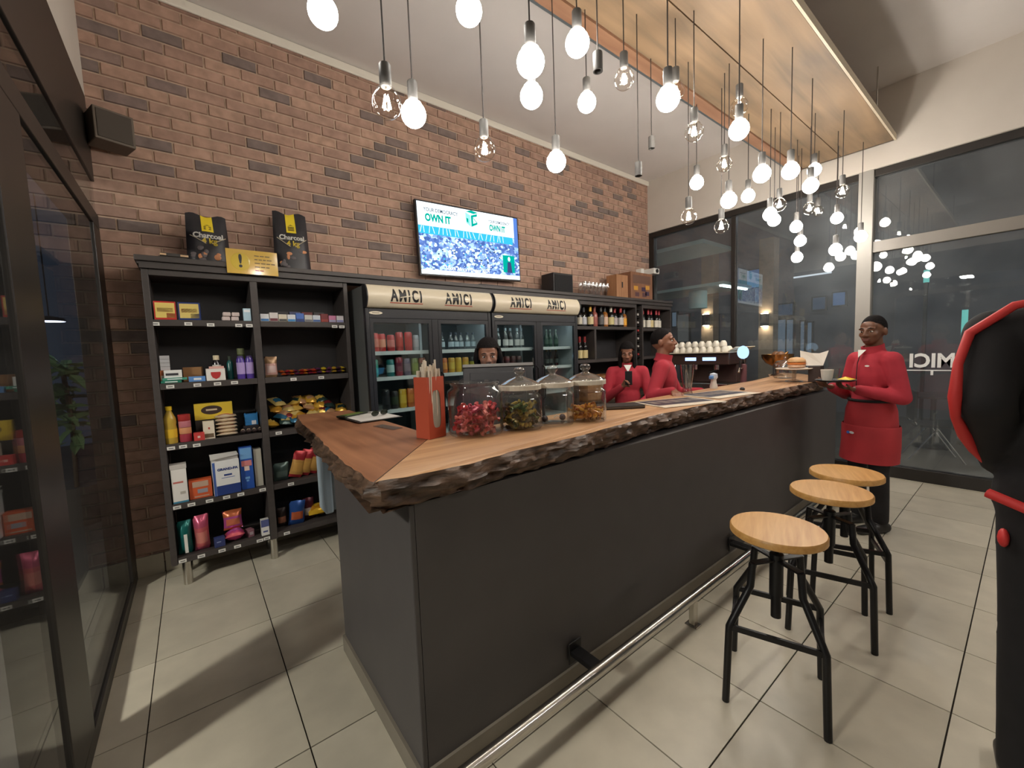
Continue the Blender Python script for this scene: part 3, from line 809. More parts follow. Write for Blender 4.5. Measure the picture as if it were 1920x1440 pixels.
# third shelf, left bay
bottle('oil_bottle', 'clear bottle of golden cooking oil with a yellow cap', 'bottle', -0.145, 3.60, z3, [(0.034, 0), (0.036, 0.01), (0.036, 0.10), (0.033, 0.12), (0.036, 0.14), (0.034, 0.17), (0.016, 0.215), (0.014, 0.225)], (180, 140, 40), ((226, 190, 40), 0.018, 0.025), 0.225, ((224, 180, 44), 0.0368, 0.04, 0.098), mm=mat('cooking_oil', rgb(190, 158, 66), 0.1))
for k, (c, h) in enumerate((((168, 60, 76), 0.055), ((214, 150, 110), 0.045), ((196, 120, 130), 0.045), ((170, 50, 50), 0.045))):
    zz = sum((0.055, 0.045, 0.045, 0.045)[:k])
    tag(MB().lathe([(0.034, 0.001), (0.035, 0.003), (0.035, h - 0.003), (0.033, h - 0.001)], 16).build('jam_tin', c8(*c, rough=0.35), smooth=40, loc=(-0.068, 3.605, z3 + zz)),
        ('bottom pink', 'second orange', 'third pale red', 'topmost dark red')[k] + ' tin of the stack beside the oil bottle', 'tin', 'stack of tins')
carton('tea_pack', 'small glossy red pack in front on the third shelf', 'pack', -0.025, 0.035, z3, 0.055, 0.04, [(196, 64, 62), (232, 200, 190)], patches=((0.35, 0.6, 0.35, 0.6, 1),), y0=3.556)
bp_ = carton('flour_pack', 'cream packet with a red nosed face print on the third shelf', 'pack', 0.030, 0.095, z3, 0.125, 0.05, [(222, 210, 190), (190, 70, 60), (110, 90, 70)], patches=((0.45, 0.6, 0.55, 0.66, 1), (0.1, 0.9, 0.08, 0.3, 2)), y0=3.575)
yb = carton('sausage_box', 'wide yellow carton with a dark oval lying behind the packets', 'box', -0.010, 0.215, z3 + 0.13, 0.115, 0.06, [(208, 178, 54), (60, 44, 40), (214, 190, 160)], y0=3.66, txt=())
MB().lathe([(1, 0), (0.98, 0.001)], 24, 0, Matrix.Translation((-0.012, -0.0302, 0.066)) @ Matrix.Rotation(PI / 2, 4, 'X') @ Matrix.Diagonal((0.062, 0.032, 1, 1))).build('oval_print', c8(58, 42, 38), yb)
MB().box(-0.045, 0.02, -0.0325, -0.0312, 0.062, 0.074).build('print', c8(200, 180, 150), yb)
carton('tin_crate', 'dark crate behind carrying the yellow carton', 'box', -0.01, 0.215, z3, 0.128, 0.10, [(50, 44, 44)], y0=3.665)
for k in range(6):
    o = pouch('noodle_pack', ('lowest', 'second lowest', 'third lowest', 'third highest', 'second highest', 'topmost')[k] + ' flat cream packet of the pile on the third shelf', 'pack',
              0.168, 3.635, z3 + 0.026 * k - 0.002, 0.135, 0.10, 0.032, [(222, 204, 178), (206, 120, 96)], seed=40 + k, lie=True, group='pile of flat cream packets', shine=0.4)
    o.location.y = 3.575
carton('snack_box', 'open bright blue display box at the right of the third shelf', 'box', 0.285, 0.368, z3 + 0.055, 0.085, 0.06, [(50, 126, 190), (226, 226, 230)], y0=3.64, patches=((0.5, 0.85, 0.05, 0.4, 1), (0, 0.06, 1.0, 1.12, 0), (0.94, 1, 1.0, 1.12, 0)))
carton('carton', 'dark low carton under the bright blue display box', 'box', 0.270, 0.372, z3, 0.054, 0.10, [(52, 46, 48)], y0=3.635)
for k in range(4):
    o = pouch('biscuit_pack', ORD[k] + ' small dark biscuit packet from the left at the right end of the third shelf', 'pack', 0.262 + 0.036 * k, 3.565, z3, 0.034, 0.05, 0.036, [(64, 52, 52), (196, 176, 150)], seed=60 + k, lie=True, group='small dark packets')
# fourth shelf, left bay
carton('milk_box', 'tall white carton with a blue foot, leftmost on the fourth shelf', 'box', -0.168, -0.085, z4, 0.235, 0.07, [(230, 226, 220), (60, 130, 160), (196, 110, 100), (186, 180, 170)],
       patches=((0, 1, 0.0, 0.05, 1), (0.1, 0.75, 0.58, 0.63, 2), (0.5, 0.85, 0.25, 0.33, 3)), lid=(0.03, (196, 190, 184)), rz=0.03)
carton('orange_box', 'low orange carton with a pale top band on the fourth shelf', 'box', -0.078, 0.050, z4, 0.13, 0.07, [(206, 92, 52), (190, 160, 140), (150, 150, 160)], patches=((0.15, 0.85, 0.62, 0.92, 1), (0.35, 0.8, 0.28, 0.5, 2), (0.2, 0.85, 0.08, 0.14, 1)), y0=3.585)
gp = carton('powder_box', 'large white and blue headache powder carton with open lid', 'box', 0.058, 0.216, z4, 0.245, 0.10, [(230, 230, 230), (38, 62, 128), (70, 100, 170)], y0=3.548,
            patches=((0.10, 1, 0.0, 0.28, 1), (0.0, 0.09, 0.0, 0.98, 2), (0.4, 0.7, 0.55, 0.60, 1), (0.3, 0.8, 0.49, 0.505, 2)), txt=(('GRAND-PA', 0.55, 0.75, 0.024, 1),), rz=0.05)
MB().box(-0.082, 0.078, -0.02, 0.05, 0.2455, 0.262).add([(-0.085, -0.05, 0.262), (0.08, -0.05, 0.275), (0.08, 0.05, 0.285), (-0.085, 0.05, 0.285)], [(0, 1, 2, 3)]).build('lid', c8(218, 214, 208), gp)
cb = carton('condom_box', 'tall blue carton with orange and pink artwork', 'box', 0.226, 0.306, z4, 0.315, 0.07, [(40, 84, 170), (110, 160, 210), (210, 130, 130), (226, 200, 190)],
            patches=((0.05, 0.95, 0.72, 0.98, 1), (0.1, 0.9, 0.55, 0.68, 2), (0.3, 0.7, 0.44, 0.56, 3), (0.32, 0.68, 0.24, 0.29, 1), (0.4, 0.6, 0.18, 0.22, 1)), y0=3.58)
carton('cream_box', 'narrow tall cream carton against the divider on the fourth shelf', 'box', 0.316, 0.366, z4, 0.285, 0.09, [(196, 190, 176)], y0=3.60)
# bottom shelf, left bay
def wrapped(name, label, x0, x1, z, h, d, cols, y0, seed, tilt=0.0):
    o = pouch(name, label, 'pack', (x0 + x1) / 2, y0 + d / 2, z, x1 - x0, h, d, cols, seed=seed, tilt=tilt)
    return o
wrapped('nappy_pack', 'teal green plastic pack with a white stripe on the bottom shelf', -0.168, -0.085, z5, 0.235, 0.10, [(28, 110, 106), (22, 96, 96)], 3.56, 71)
MB().box(-0.004, 0.014, -0.053, -0.050, 0.02, 0.15).build('stripe', M_white, bpy.data.objects['nappy_pack'])
wrapped('napkin_pack', 'tall salmon pink plastic pack on the bottom shelf', -0.078, 0.012, z5, 0.25, 0.10, [(214, 106, 110), (226, 140, 130), (200, 90, 120)], 3.56, 72)
carton('pad_box', 'small dark blue carton in front of the pink packs', 'box', 0.032, 0.094, z5, 0.068, 0.04, [(52, 62, 112), (140, 150, 190)], patches=((0.2, 0.6, 0.5, 0.6, 1),), rz=0.1)
o = pouch('pad_pack', 'lower purple and pink plastic pack of two stacked on the bottom shelf', 'pack', 0.158, 3.565, z5, 0.125, 0.10, 0.085, [(200, 70, 120), (190, 90, 160), (220, 100, 110)], seed=73, lie=True)
o = pouch('pad_pack', 'upper purple and orange pack leaning on the lower one, bottom shelf', 'pack', 0.155, 3.64, z5 + 0.083, 0.12, 0.14, 0.08, [(186, 84, 150), (216, 120, 90), (200, 110, 70)], seed=74, tilt=-0.15)
carton('soap_box', 'small greyish pink carton right of the purple packs', 'box', 0.232, 0.272, z5, 0.055, 0.06, [(150, 104, 116), (190, 170, 176)], patches=((0.2, 0.8, 0.3, 0.7, 1),), y0=3.60, rz=0.3)
carton('tube_box', 'upright white carton with a blue top against the divider, bottom shelf', 'box', 0.322, 0.374, z5, 0.12, 0.05, [(222, 220, 216), (84, 92, 140)], y0=3.556, patches=((0, 1, 0.55, 1.0, 1), (0.2, 0.8, 0.2, 0.3, 1)))
# right bay, top shelf: row of small cartons
CIG = [((222, 224, 228), (60, 120, 180)), ((216, 210, 208), (110, 50, 60)), ((214, 204, 184), (70, 70, 70)), ((216, 220, 226), (60, 140, 200)), ((70, 110, 190), (40, 60, 120)), ((206, 204, 198), (120, 120, 126)),
       ((206, 214, 226), (70, 100, 160)), ((120, 36, 40), (160, 60, 50)), ((206, 130, 168), (170, 170, 200)), ((218, 214, 218), (150, 150, 200))]
CN = ['white and blue', 'white and maroon', 'cream and black', 'white with a blue dot', 'solid blue', 'pale grey', 'pale blue', 'dark red', 'pink', 'white and lavender']
for k, (a, b) in enumerate(CIG):
    x0 = 0.432 + 0.0602 * k
    carton('cigarette_box', CN[k] + ' small carton, %s in the row on the top right shelf' % ORD[k], 'box', x0, x0 + 0.056, z1, 0.055 + 0.012 * (k % 3 == 1), 0.085, [a, b], patches=((0.05, 0.95, 0.05, 0.35, 1),), group='small cartons on the top right shelf', y0=3.575)
for k in range(4):
    carton('cigarette_box', '%s dark carton of the row standing behind, top right shelf' % ORD[k], 'box', 0.56 + 0.09 * k, 0.64 + 0.09 * k, z1, 0.09, 0.03, [((44, 40, 46), (70, 74, 110), (110, 40, 40), (60, 56, 60))[k]], y0=3.70, group='dark cartons behind on the top right shelf')
# right bay, second shelf: sweets and bars
pouch('sweet_bag', 'pink and white bag with a see-through lower half on the second right shelf', 'bag', 0.478, 3.60, z2, 0.085, 0.155, 0.05, [(214, 170, 160), (226, 200, 196), (150, 120, 90)], seed=81)
BC = [(206, 96, 40), (150, 40, 52), (214, 120, 40), (110, 40, 80), (170, 50, 44), (224, 140, 50), (140, 36, 70), (200, 70, 44)]
BN = ['orange', 'dark red', 'amber', 'plum', 'red', 'light orange', 'wine red', 'rust']
for k in range(16):
    c = BC[k % 8]
    o = pouch('chocolate_bar', '%s %s chocolate bar in the %s layer of the left pile, second right shelf' % (ORD[k % 8], BN[k % 8], 'lower' if k < 8 else 'upper'), 'snack',
              0.555 + 0.033 * (k % 8), 3.585 + 0.01 * (k % 3), z2 + 0.022 * (k // 8), 0.040, 0.14, 0.026, [c, (c[0] // 2 + 90, c[1] // 2 + 70, 60)], seed=90 + k, lie=True, rz=random.uniform(-0.25, 0.25), group='chocolate bars')
YC = [(92, 52, 96), (226, 196, 50), (70, 44, 70), (206, 170, 60), (110, 60, 100), (232, 206, 60)]
YN = ['purple', 'yellow', 'dark plum', 'mustard', 'violet', 'bright yellow']
for k in range(12):
    c = YC[(k * 5) % 6]
    o = pouch('chocolate_bar', '%s %s bar in the %s layer of the right pile, second right shelf' % (ORD[k % 6], YN[(k * 5) % 6], 'lower' if k < 6 else 'upper'), 'snack',
              0.815 + 0.038 * (k % 6), 3.58 + 0.012 * (k % 2), z2 + 0.026 * (k // 6), 0.048, 0.15, 0.030, [c, (c[0], c[1], 40)], seed=120 + k, lie=True, rz=random.uniform(-0.35, 0.35), group='bars at the right of the second right shelf')
# right bay, third shelf: heap of foil snack bags
HC = [(206, 160, 60), (120, 44, 46), (214, 176, 84), (44, 64, 60), (190, 140, 50), (196, 150, 110), (46, 100, 130), (214, 190, 120)]
HN = ['gold', 'maroon', 'pale gold', 'dark green', 'bronze', 'copper', 'blue', 'light gold']
k = 0
for lay, cnt in ((0, 7), (1, 7), (2, 6), (3, 5)):
    for i in range(cnt):
        c = HC[(k * 3 + lay) % 8]
        pouch('snack_bag', '%s foil snack bag, %s from left in layer %s of the heap' % (HN[(k * 3 + lay) % 8], ORD[i], ('one', 'two', 'three', 'four')[lay]), 'snack',
              0.475 + 0.078 * i + 0.035 * (lay % 2) + 0.03 * (lay // 2), 3.60 + 0.03 * lay + random.uniform(-0.01, 0.01), z3 + 0.048 * lay, 0.10, 0.13, 0.06,
              [c, HC[(k * 5 + 2) % 8]], seed=150 + k, lie=True, tilt=0.25 + random.uniform(-0.15, 0.3), rz=random.uniform(-0.6, 0.6), roll=random.uniform(-0.3, 0.3), group='heap of foil snack bags on the third right shelf', shine=0.2)
        k += 1
# right bay, fourth and bottom shelves
pouch('snack_bag', 'silvery green crisp bag on the fourth right shelf', 'snack', 0.495, 3.64, z4, 0.11, 0.14, 0.06, [(84, 104, 100), (110, 130, 126)], seed=201)
for k in range(3):
    pouch('snack_bag', ('first', 'second', 'third')[k] + ' tan crisp bag with red top leaning right, fourth right shelf', 'snack', 0.585 + 0.06 * k, 3.62 + 0.015 * k, z4 + 0.01, 0.10, 0.21, 0.05, [(206, 156, 84), (216, 166, 90), (170, 50, 56)], seed=202 + k, roll=0.28, group='tan crisp bags')
pouch('snack_bag', 'small dark bag at the left of the bottom right shelf', 'snack', 0.475, 3.66, z5, 0.08, 0.15, 0.05, [(46, 36, 34), (170, 110, 84)], seed=206)
pouch('snack_bag', 'blue crisp bag with orange corner on the bottom right shelf', 'snack', 0.570, 3.63, z5, 0.12, 0.19, 0.06, [(44, 82, 150), (190, 96, 60)], seed=207, roll=0.1)
pouch('snack_bag', 'maroon crisp bag beside the blue one on the bottom right shelf', 'snack', 0.672, 3.67, z5, 0.09, 0.18, 0.05, [(84, 30, 40), (190, 180, 180)], seed=208)
pouch('snack_bag', 'shiny gold bag lying at the front of the bottom right shelf', 'snack', 0.745, 3.60, z5, 0.17, 0.13, 0.085, [(222, 176, 50), (200, 140, 40)], seed=209, lie=True, tilt=0.3, shine=0.15)
# charcoal bags and flat packs on top of the shelves
def charcoal(x, y, lab, rz, flop):
    W, H, D = 0.265, 0.40 + flop, 0.12
    t = thing('charcoal_bag', lab, 'bag', (x, y, 2.2405), rz)
    n, m = 10, 14
    vs, fs, mi = [], [], []
    def surf(u, v, s):
        dep = D * (1 - 0.95 * v ** 3) * (math.sin(PI * min(max(u, 0.0), 1.0)) ** 0.35) / 2
        wav = noise.noise(Vector((u * 3, v * 4, s * 2 + x * 5))) * 0.014 * math.sin(PI * v)
        px = (u - 0.5) * W * (1 - 0.10 * v)
        return (px, -s * (dep + wav) + 0.02 * v * (1 if flop else 1), v * H + (0.012 * math.sin(u * 9 + x) if v > 0.98 else 0))
    for s in (1, -1):
        o = len(vs)
        for j in range(m + 1):
            for i in range(n + 1): vs.append(surf(i / n, j / m, s))
        for j in range(m):
            for i in range(n):
                fs.append((o + j * (n + 1) + i, o + j * (n + 1) + i + 1, o + (j + 1) * (n + 1) + i + 1, o + (j + 1) * (n + 1) + i)); mi.append(0)
    b0 = len(vs); 
    for s in (1, -1):
        for i in range(n + 1): vs.append(surf(i / n, 0, s))
    for i in range(n): fs.append((b0 + i, b0 + i + 1, b0 + n + 2 + i, b0 + n + 1 + i)); mi.append(0)
    mb = MB(); mb.v, mb.f, mb.m = vs, fs, mi
    mb.build('bag', mat('charcoal_paper', rgb(40, 38, 42), 0.4, var=0.2, scale=9), t, smooth=180)
    def patch(mb, u0, u1, v0, v1, mi, n=5, off=0.004):
        g = [[surf(u0 + (u1 - u0) * i / n, v0 + (v1 - v0) * j / n, 1) for i in range(n + 1)] for j in range(n + 1)]
        vv = [(p[0], p[1] - off, p[2]) for r in g for p in r]
        mb.add(vv, [(j * (n + 1) + i, j * (n + 1) + i + 1, (j + 1) * (n + 1) + i + 1, (j + 1) * (n + 1) + i) for j in range(n) for i in range(n)], mi)
    pm = MB(); patch(pm, 0.36, 0.64, 0.66, 1.0, 0)
    pm.build('yellow_label', c8(222, 196, 40), t)
    wr = MB()
    def wrap(cx, cv, ms, off=0.006):
        def f(v):
            p = surf(0.5 + (v[0] + cx) / W, cv + v[2] / H, 1)
            return (p[0], p[1] - off, p[2])
        return f
    wr.text('Charcoal', 0.052, 0, None, 0.002, 0.0005, warp=wrap(0, 0.575, 0))
    wr.text('4 kg', 0.056, 1, None, 0.002, 0.0005, warp=wrap(0.005, 0.475, 0))
    for v_ in (0.70, 0.725, 0.75): wr.add([surf(0.5 + q, v_ + e, 1) for q, e in ((-0.09, 0), (0.09, 0), (0.09, 0.013), (-0.09, 0.013))], [(0, 1, 2, 3)], 2, Matrix.Translation((0, -0.006, 0)))
    wr.add([surf(0.5 + q, e, 1) for q, e in ((-0.09, 0.775), (0, 0.80), (0.09, 0.775), (0, 0.788))], [(0, 1, 2, 3)], 2, Matrix.Translation((0, -0.006, 0)))
    wr.build('print', [M_white, c8(222, 196, 60), M_darktxt], t)['kind'] = 'stuff'
    cm = MB()
    rr = random.Random(int(x * 100))
    for k in range(11):
        u, v = rr.uniform(0.12, 0.85), rr.uniform(0.08, 0.36)
        p = surf(u, v, 1)
        cm.ball((p[0], p[1] - 0.001, p[2]), (rr.uniform(0.012, 0.026), 0.003, rr.uniform(0.010, 0.022)), 7, 0 if k % 3 else 1)
    for sgn in (-1, 1):
        cm.tube([Vector(surf(0.5 + sgn * q * 0.42 + 0, 0.40 + 0.17 * q, 1)) + Vector((0, -0.004, 0)) for q in (0.15, 0.4, 0.7, 1.0)], 0.003, 5, 2)
    cm.build('picture_print', [c8(84, 76, 78), c8(196, 130, 84), c8(190, 176, 150)], t)['kind'] = 'stuff'
    return t
charcoal(0.165, 3.76, 'black charcoal bag with slumped top, left of the yellow notice', 0.05, -0.03)
charcoal(0.715, 3.76, 'taller black charcoal bag with upright yellow label, right of the notice', -0.03, 0.08)
for k in range(2):
    o = tag(MB().box(-0.075, 0.075, -0.045, 0.045, 0, 0.022, 0).box(-0.0755, -0.04, -0.0455, 0.0455, 0.003, 0.019, 1).box(0.03, 0.0755, -0.0455, 0.0455, 0.003, 0.019, 1).build('firelighter_pack', [c8(52, 46, 42), c8(206, 170, 130)], bevel=0.003),
            ('lower', 'upper')[k] + ' flat dark firelighter pack at the left end of the shelf top', 'pack', 'flat packs on the shelf top')
    o.location = (-0.045 + 0.008 * k, 3.66, 2.2408 + 0.0228 * k); o.rotation_euler = (0, 0, 0.06 * k)
sg = thing('warning_notice', 'yellow laminated warning notice with an exclamation mark on the shelf front', 'sign', (0.405, 3.512, 2.25))
MB().box(-0.158, 0.158, -0.002, 0.002, -0.085, 0.085).build('sheet', mat('notice_yellow', rgb(214, 178, 84), 0.12), sg)
pm = MB()
pm.lathe([(1, 0), (0.9, 0.0006)], 24, 1, Matrix.Translation((-0.075, -0.0022, 0.0)) @ Matrix.Rotation(PI / 2, 4, 'X') @ Matrix.Diagonal((0.058, 0.062, 1, 1)))
pm.text('!', 0.125, 0, Matrix.Translation((-0.075, -0.0034, 0.0)), bold=0.003, ext=0.0003)
for k, wd in enumerate((0.10, 0.09, 0.115, 0.085, 0.05)):
    xx = 0.012
    while xx < 0.012 + wd:
        ww = random.uniform(0.018, 0.034); pm.box(xx, min(xx + ww, 0.14), -0.0028, -0.002, 0.046 - 0.026 * k, 0.052 - 0.026 * k, 2 if k < 4 else 3); xx += ww + 0.006
pm.build('print', [M_darktxt, mat('notice_disc', rgb(210, 182, 74), 0.12), c8(96, 74, 40), c8(170, 70, 50)], sg)['kind'] = 'stuff'
# ---------------------------------------------------------------- display fridges
FY = 3.285      # door plane
M_fin = mat('fridge_inner', rgb(176, 182, 182), 0.5)
M_fback = mat('fridge_back_wall', rgb(70, 84, 88), 0.6)
M_fsh = c8(216, 216, 212)
M_fblack = mat('fridge_black', rgb(36, 36, 40), 0.4)
M_fside = mat('fridge_side', rgb(96, 98, 98), 0.45)
M_head = mat('fridge_header', rgb(218, 206, 182), 0.3)
FZ = (1.58, 1.365, 1.085, 0.80, 0.50)
HPROF = lambda h: 0.045 * math.sin(PI * min(max(h, 0), 1)) ** 0.8 + 0.012       # bulge of the header at height fraction h
def fridge(x0, wid, lab, badge):
    t = thing('display_fridge', lab, 'fridge', (x0, FY, 0))
    W = wid
    MB().box(0, 0.025, 0.05, 0.62, 0.12, 2.11).box(W - 0.025, W, 0.05, 0.62, 0.12, 2.11).box(0.0251, W - 0.0251, 0.05, 0.62, 1.85, 2.11).box(0.0251, W - 0.0251, 0.05, 0.62, 0.12, 0.20).build('cabinet', M_fside, t)
    MB().box(0.0252, W - 0.0252, 0.60, 0.619, 0.2001, 1.8499).build('back_wall', M_fback, t)
    MB().box(0.0252, 0.032, 0.055, 0.598, 0.2001, 1.8499).box(W - 0.032, W - 0.0252, 0.055, 0.598, 0.2001, 1.8499).build('inner_liner', M_fin, t)
    MB().box(W / 2 - 0.012, W / 2 + 0.012, 0.30, 0.598, 0.2001, 1.8499).build('centre_wall', M_fin, t)
    MB().box(0.0, 0.03, 0.0, 0.049, 0.12, 1.93).box(W - 0.03, W, 0.0, 0.049, 0.12, 1.93).box(W / 2 - 0.03, W / 2 + 0.03, 0.0, 0.049, 0.12, 1.85).build('front_frame', M_fblack, t, bevel=0.003)
    MB().box(0.031, W - 0.031, 0.004, 0.049, 1.852, 1.93).build('top_band', M_fblack, t, bevel=0.003)
    MB().box(0.0, W, 0.02, 0.58, 0.03, 0.119).build('plinth', M_fblack, t)
    for fx in (0.08, W - 0.08):
        for fy in (0.08, 0.52): MB().lathe([(0.022, 0.001), (0.022, 0.029)], 10).build('foot', M_fblack, t, loc=(fx, fy, 0))
    vs, fs = [], []
    n = 12
    for x in (0.012, W - 0.012):
        for k in range(n + 1): vs.append((x, -HPROF(k / n), 1.934 + 0.18 * k / n))
        vs.append((x, 0.049, 2.114)); vs.append((x, 0.049, 1.934))
    m = n + 3
    for k in range(m): fs.append((k, (k + 1) % m, m + (k + 1) % m, m + k))
    fs.append(tuple(range(m))); fs.append(tuple(reversed(range(m, 2 * m))))
    hd = MB().add(vs, fs).build('header', M_head, t, smooth=50)
    for x in (0.0, W - 0.011):
        v2 = [(x + q, y - 0.006 * (y < 0), z) for q in (0, 0.010) for (_, y, z) in vs[:m]]
        MB().add(v2, fs).build('header_cap', M_fblack, t)
    def wr(cx):
        def f(v):
            h = (v[2] + 0.095) / 0.18
            return (v[0] + cx, v[1] - HPROF(h) - 0.0016, 1.934 + 0.18 * h)
        return f
    for i, cx in enumerate((0.335, 0.835)):
        lm = MB()
        lm.text('AMICI', 0.135, 0, None, 0.0045, 0.0006, fit=0.275, warp=wr(cx), space=1.28)
        lm.add([wr(cx)((q, 0, e)) for q, e in ((-0.145, -0.058), (0.145, -0.058), (0.145, -0.052), (-0.145, -0.052))], [(0, 1, 2, 3)], 1)
        st = [(-0.13, 0.012, -0.02, 0.020), (-0.06, -0.012, 0.05, 0.008), (0.0, -0.02, 0.10, -0.005), (-0.125, 0.0, 0.02, -0.012)][(i * 3 + (1 if badge else 0)) % 4]
        a = wr(cx); lm.add([tuple(Vector(a((q, 0, e))) + Vector((0, -0.0016, 0))) for q, e in ((st[0], st[1] - 0.004), (st[2], st[3] - 0.004), (st[2], st[3] + 0.004), (st[0], st[1] + 0.004))], [(0, 1, 2, 3)], 2)
        lm.build('lettering', [M_darktxt, c8(190, 80, 66), M_head], hd)
    MB().prism([(0.055 * math.cos(a) * (1.0) , 0.013 * math.sin(a)) for a in [2 * PI * k / 20 for k in range(20)]], 0, 0.004, 0, Matrix.Translation((0.085, 0.004, 1.893)) @ Matrix.Rotation(PI / 2, 4, 'X')).build('badge', M_cream, t)
    MB().box(0.055, 0.115, -0.0008, 0.0002, 1.890, 1.896).build('badge_print', c8(120, 110, 96), t)
    for (a, b, hs) in ((0.032, W / 2 - 0.032, 1), (W / 2 + 0.032, W - 0.032, 0)):
        d = MB().box(a, a + 0.028, 0.002, 0.03, 0.21, 1.85).box(b - 0.028, b, 0.002, 0.03, 0.21, 1.85).box(a + 0.0281, b - 0.0281, 0.002, 0.03, 1.815, 1.85).box(a + 0.0281, b - 0.0281, 0.002, 0.03, 0.21, 0.25).build('door', M_fblack, t)
        MB().box(a + 0.0282, b - 0.0282, 0.010, 0.016, 0.2502, 1.8148).build('glass_pane', M_gglass, d)
        hx = b - 0.014 if hs else a + 0.014
        MB().tube([(hx, 0.0, 1.02), (hx, -0.028, 1.04), (hx, -0.028, 1.36), (hx, 0.0, 1.38)], 0.008, 8).build('handle', M_blacksteel, d)
        for z in FZ:
            s = MB().box(a + 0.008, b - 0.008, 0.075, 0.595, z - 0.012, z).build('shelf', M_fsh, t)
            MB().box(a + 0.008, b - 0.008, 0.068, 0.0745, z - 0.028, z + 0.004).build('price_rail', M_fsh, s)
    # added fill light: a slim tube behind the top of the doors
    MB().box(0.06, W - 0.06, 0.06, 0.075, 1.825, 1.84).build('interior_fill', emit('fridge_fill', (0.85, 0.95, 1.0, 1), 7.0), t)
    return t
fridge(1.115, 1.215, 'left black two-door drinks fridge holding cans, with a cream header', True)
fridge(2.345, 1.215, 'right black two-door drinks fridge holding bottles, with a cream header', False)

def can_mesh(body, band, r=0.033, h=0.15):
    mb = MB().lathe([(r * 0.8, 0.0), (r, 0.008), (r, h - 0.012), (r * 0.82, h)], 14, 0)
    return mb.mesh('can', c8(*body, rough=0.3), 40), MB().lathe([(r + 0.0006, h * 0.25), (r + 0.0006, h * 0.7)], 14, 0, cap=False).mesh('band', c8(*band, rough=0.35), 180), MB().lathe([(r * 0.80, h), (r * 0.8, h + 0.003), (0.001, h + 0.001)], 14).mesh('lid', M_steel, 40)
def can(label, group, x, y, z, body, band, r=0.033, h=0.15):
    t = thing('drink_can', label, 'can', (x, y, z + 0.0008), random.uniform(0, 6), group)
    for nm, me in zip(('body', 'band', 'lid'), can_mesh(body, band, r, h)): kid(nm, me, t)
YC_ = FY + 0.13
RED = [((196, 52, 46), (220, 130, 110)), ((190, 48, 44), (226, 150, 120)), ((186, 60, 60), (214, 120, 110)), ((176, 44, 42), (190, 60, 50)), ((178, 46, 44), (190, 56, 50))]
for k, (a, b) in enumerate(RED):
    can('%s red can from the left, top shelf of the left fridge' % ORD[k], 'red cans in the left fridge', 1.222 + (0, 0.068, 0.14, 0.225, 0.30)[k], YC_ + 0.02 * (k % 2), FZ[0], a, b, 0.033, (0.155, 0.15, 0.14, 0.165, 0.165)[k])
can('silver can, last on the top shelf of the left fridge door', 'cans in the left fridge', 1.60, YC_ + 0.02, FZ[0], (170, 166, 166), (190, 180, 180), 0.029, 0.14)
for k, (x, a, b, h) in enumerate(((1.205, (60, 140, 120), (80, 160, 140), 0.15), (1.345, (40, 120, 118), (190, 220, 214), 0.145), (1.422, (150, 50, 62), (110, 40, 60), 0.165), (1.495, (104, 90, 110), (130, 110, 120), 0.15), (1.570, (116, 124, 60), (140, 150, 70), 0.15), (1.640, (160, 84, 56), (120, 90, 70), 0.15))):
    can('%s can from the left on the left fridge second shelf, %s' % (ORD[k], ('pale green', 'teal with white swirl', 'crimson', 'greyish purple', 'olive green', 'rust')[k]), 'cans in the left fridge', x, YC_, FZ[1], a, b, 0.033, h)
for k, (x, a, b, h) in enumerate(((1.29, (36, 34, 36), (50, 50, 52), 0.17), (1.365, (44, 40, 40), (60, 70, 50), 0.15), (1.44, (206, 160, 44), (220, 180, 70), 0.165), (1.515, (204, 110, 50), (214, 130, 60), 0.165), (1.60, (64, 60, 110), (90, 90, 140), 0.16))):
    can('%s can on the third shelf of the left fridge, %s' % (ORD[k], ('black', 'dark', 'yellow', 'orange', 'indigo')[k]), 'cans in the left fridge', x, YC_, FZ[2], a, b, 0.034, h)
M_bglass = pane('bottle_glass', (0.75, 0.82, 0.78, 1), 1.5, 0.02, gain=1.5, add=0.03)
def small_bottle(label, group, x, y, z, prof, m, lab, cap, scale=1.0):
    t = thing('bottle', label, 'bottle', (x, y, z + 0.0008), random.uniform(0, 6), group)
    P = [(r * scale, h * scale) for r, h in prof]
    kid('glass', MB().lathe(P, 12).mesh('glass', m, 40), t)
    R = max(p[0] for p in P)
    if lab: kid('label', MB().lathe([(R + 0.0006, lab[1] * scale), (R + 0.0006, lab[2] * scale)], 12, cap=False).mesh('label', c8(*lab[0], rough=0.5), 180), t)
    if cap:
        zt = P[-1][1]
        kid('cap', MB().lathe([(P[-1][0] + 0.003, zt - cap[1] * scale), (P[-1][0] + 0.003, zt + 0.002), (0.001, zt + 0.003)], 12).mesh('cap', c8(*cap[0], rough=0.35), 40), t)
SB = [(0.026, 0.0), (0.028, 0.006), (0.028, 0.095), (0.012, 0.135), (0.011, 0.17)]
M_clearb = pane('clear_bottle', (0.86, 0.88, 0.88, 1), 1.45, 0.05, gain=1.8, add=0.06)
for k in range(6):
    small_bottle('%s clear mixer bottle from the left, behind the second door of the left fridge' % ORD[k], 'clear bottles in the left fridge', (1.86, 1.955, 2.01, 2.065, 2.14, 2.205)[k], YC_ + 0.01, FZ[0], SB, M_clearb, ((176, 190, 196), 0.03, 0.08), ((70, 76, 84), 0.02), 0.95)
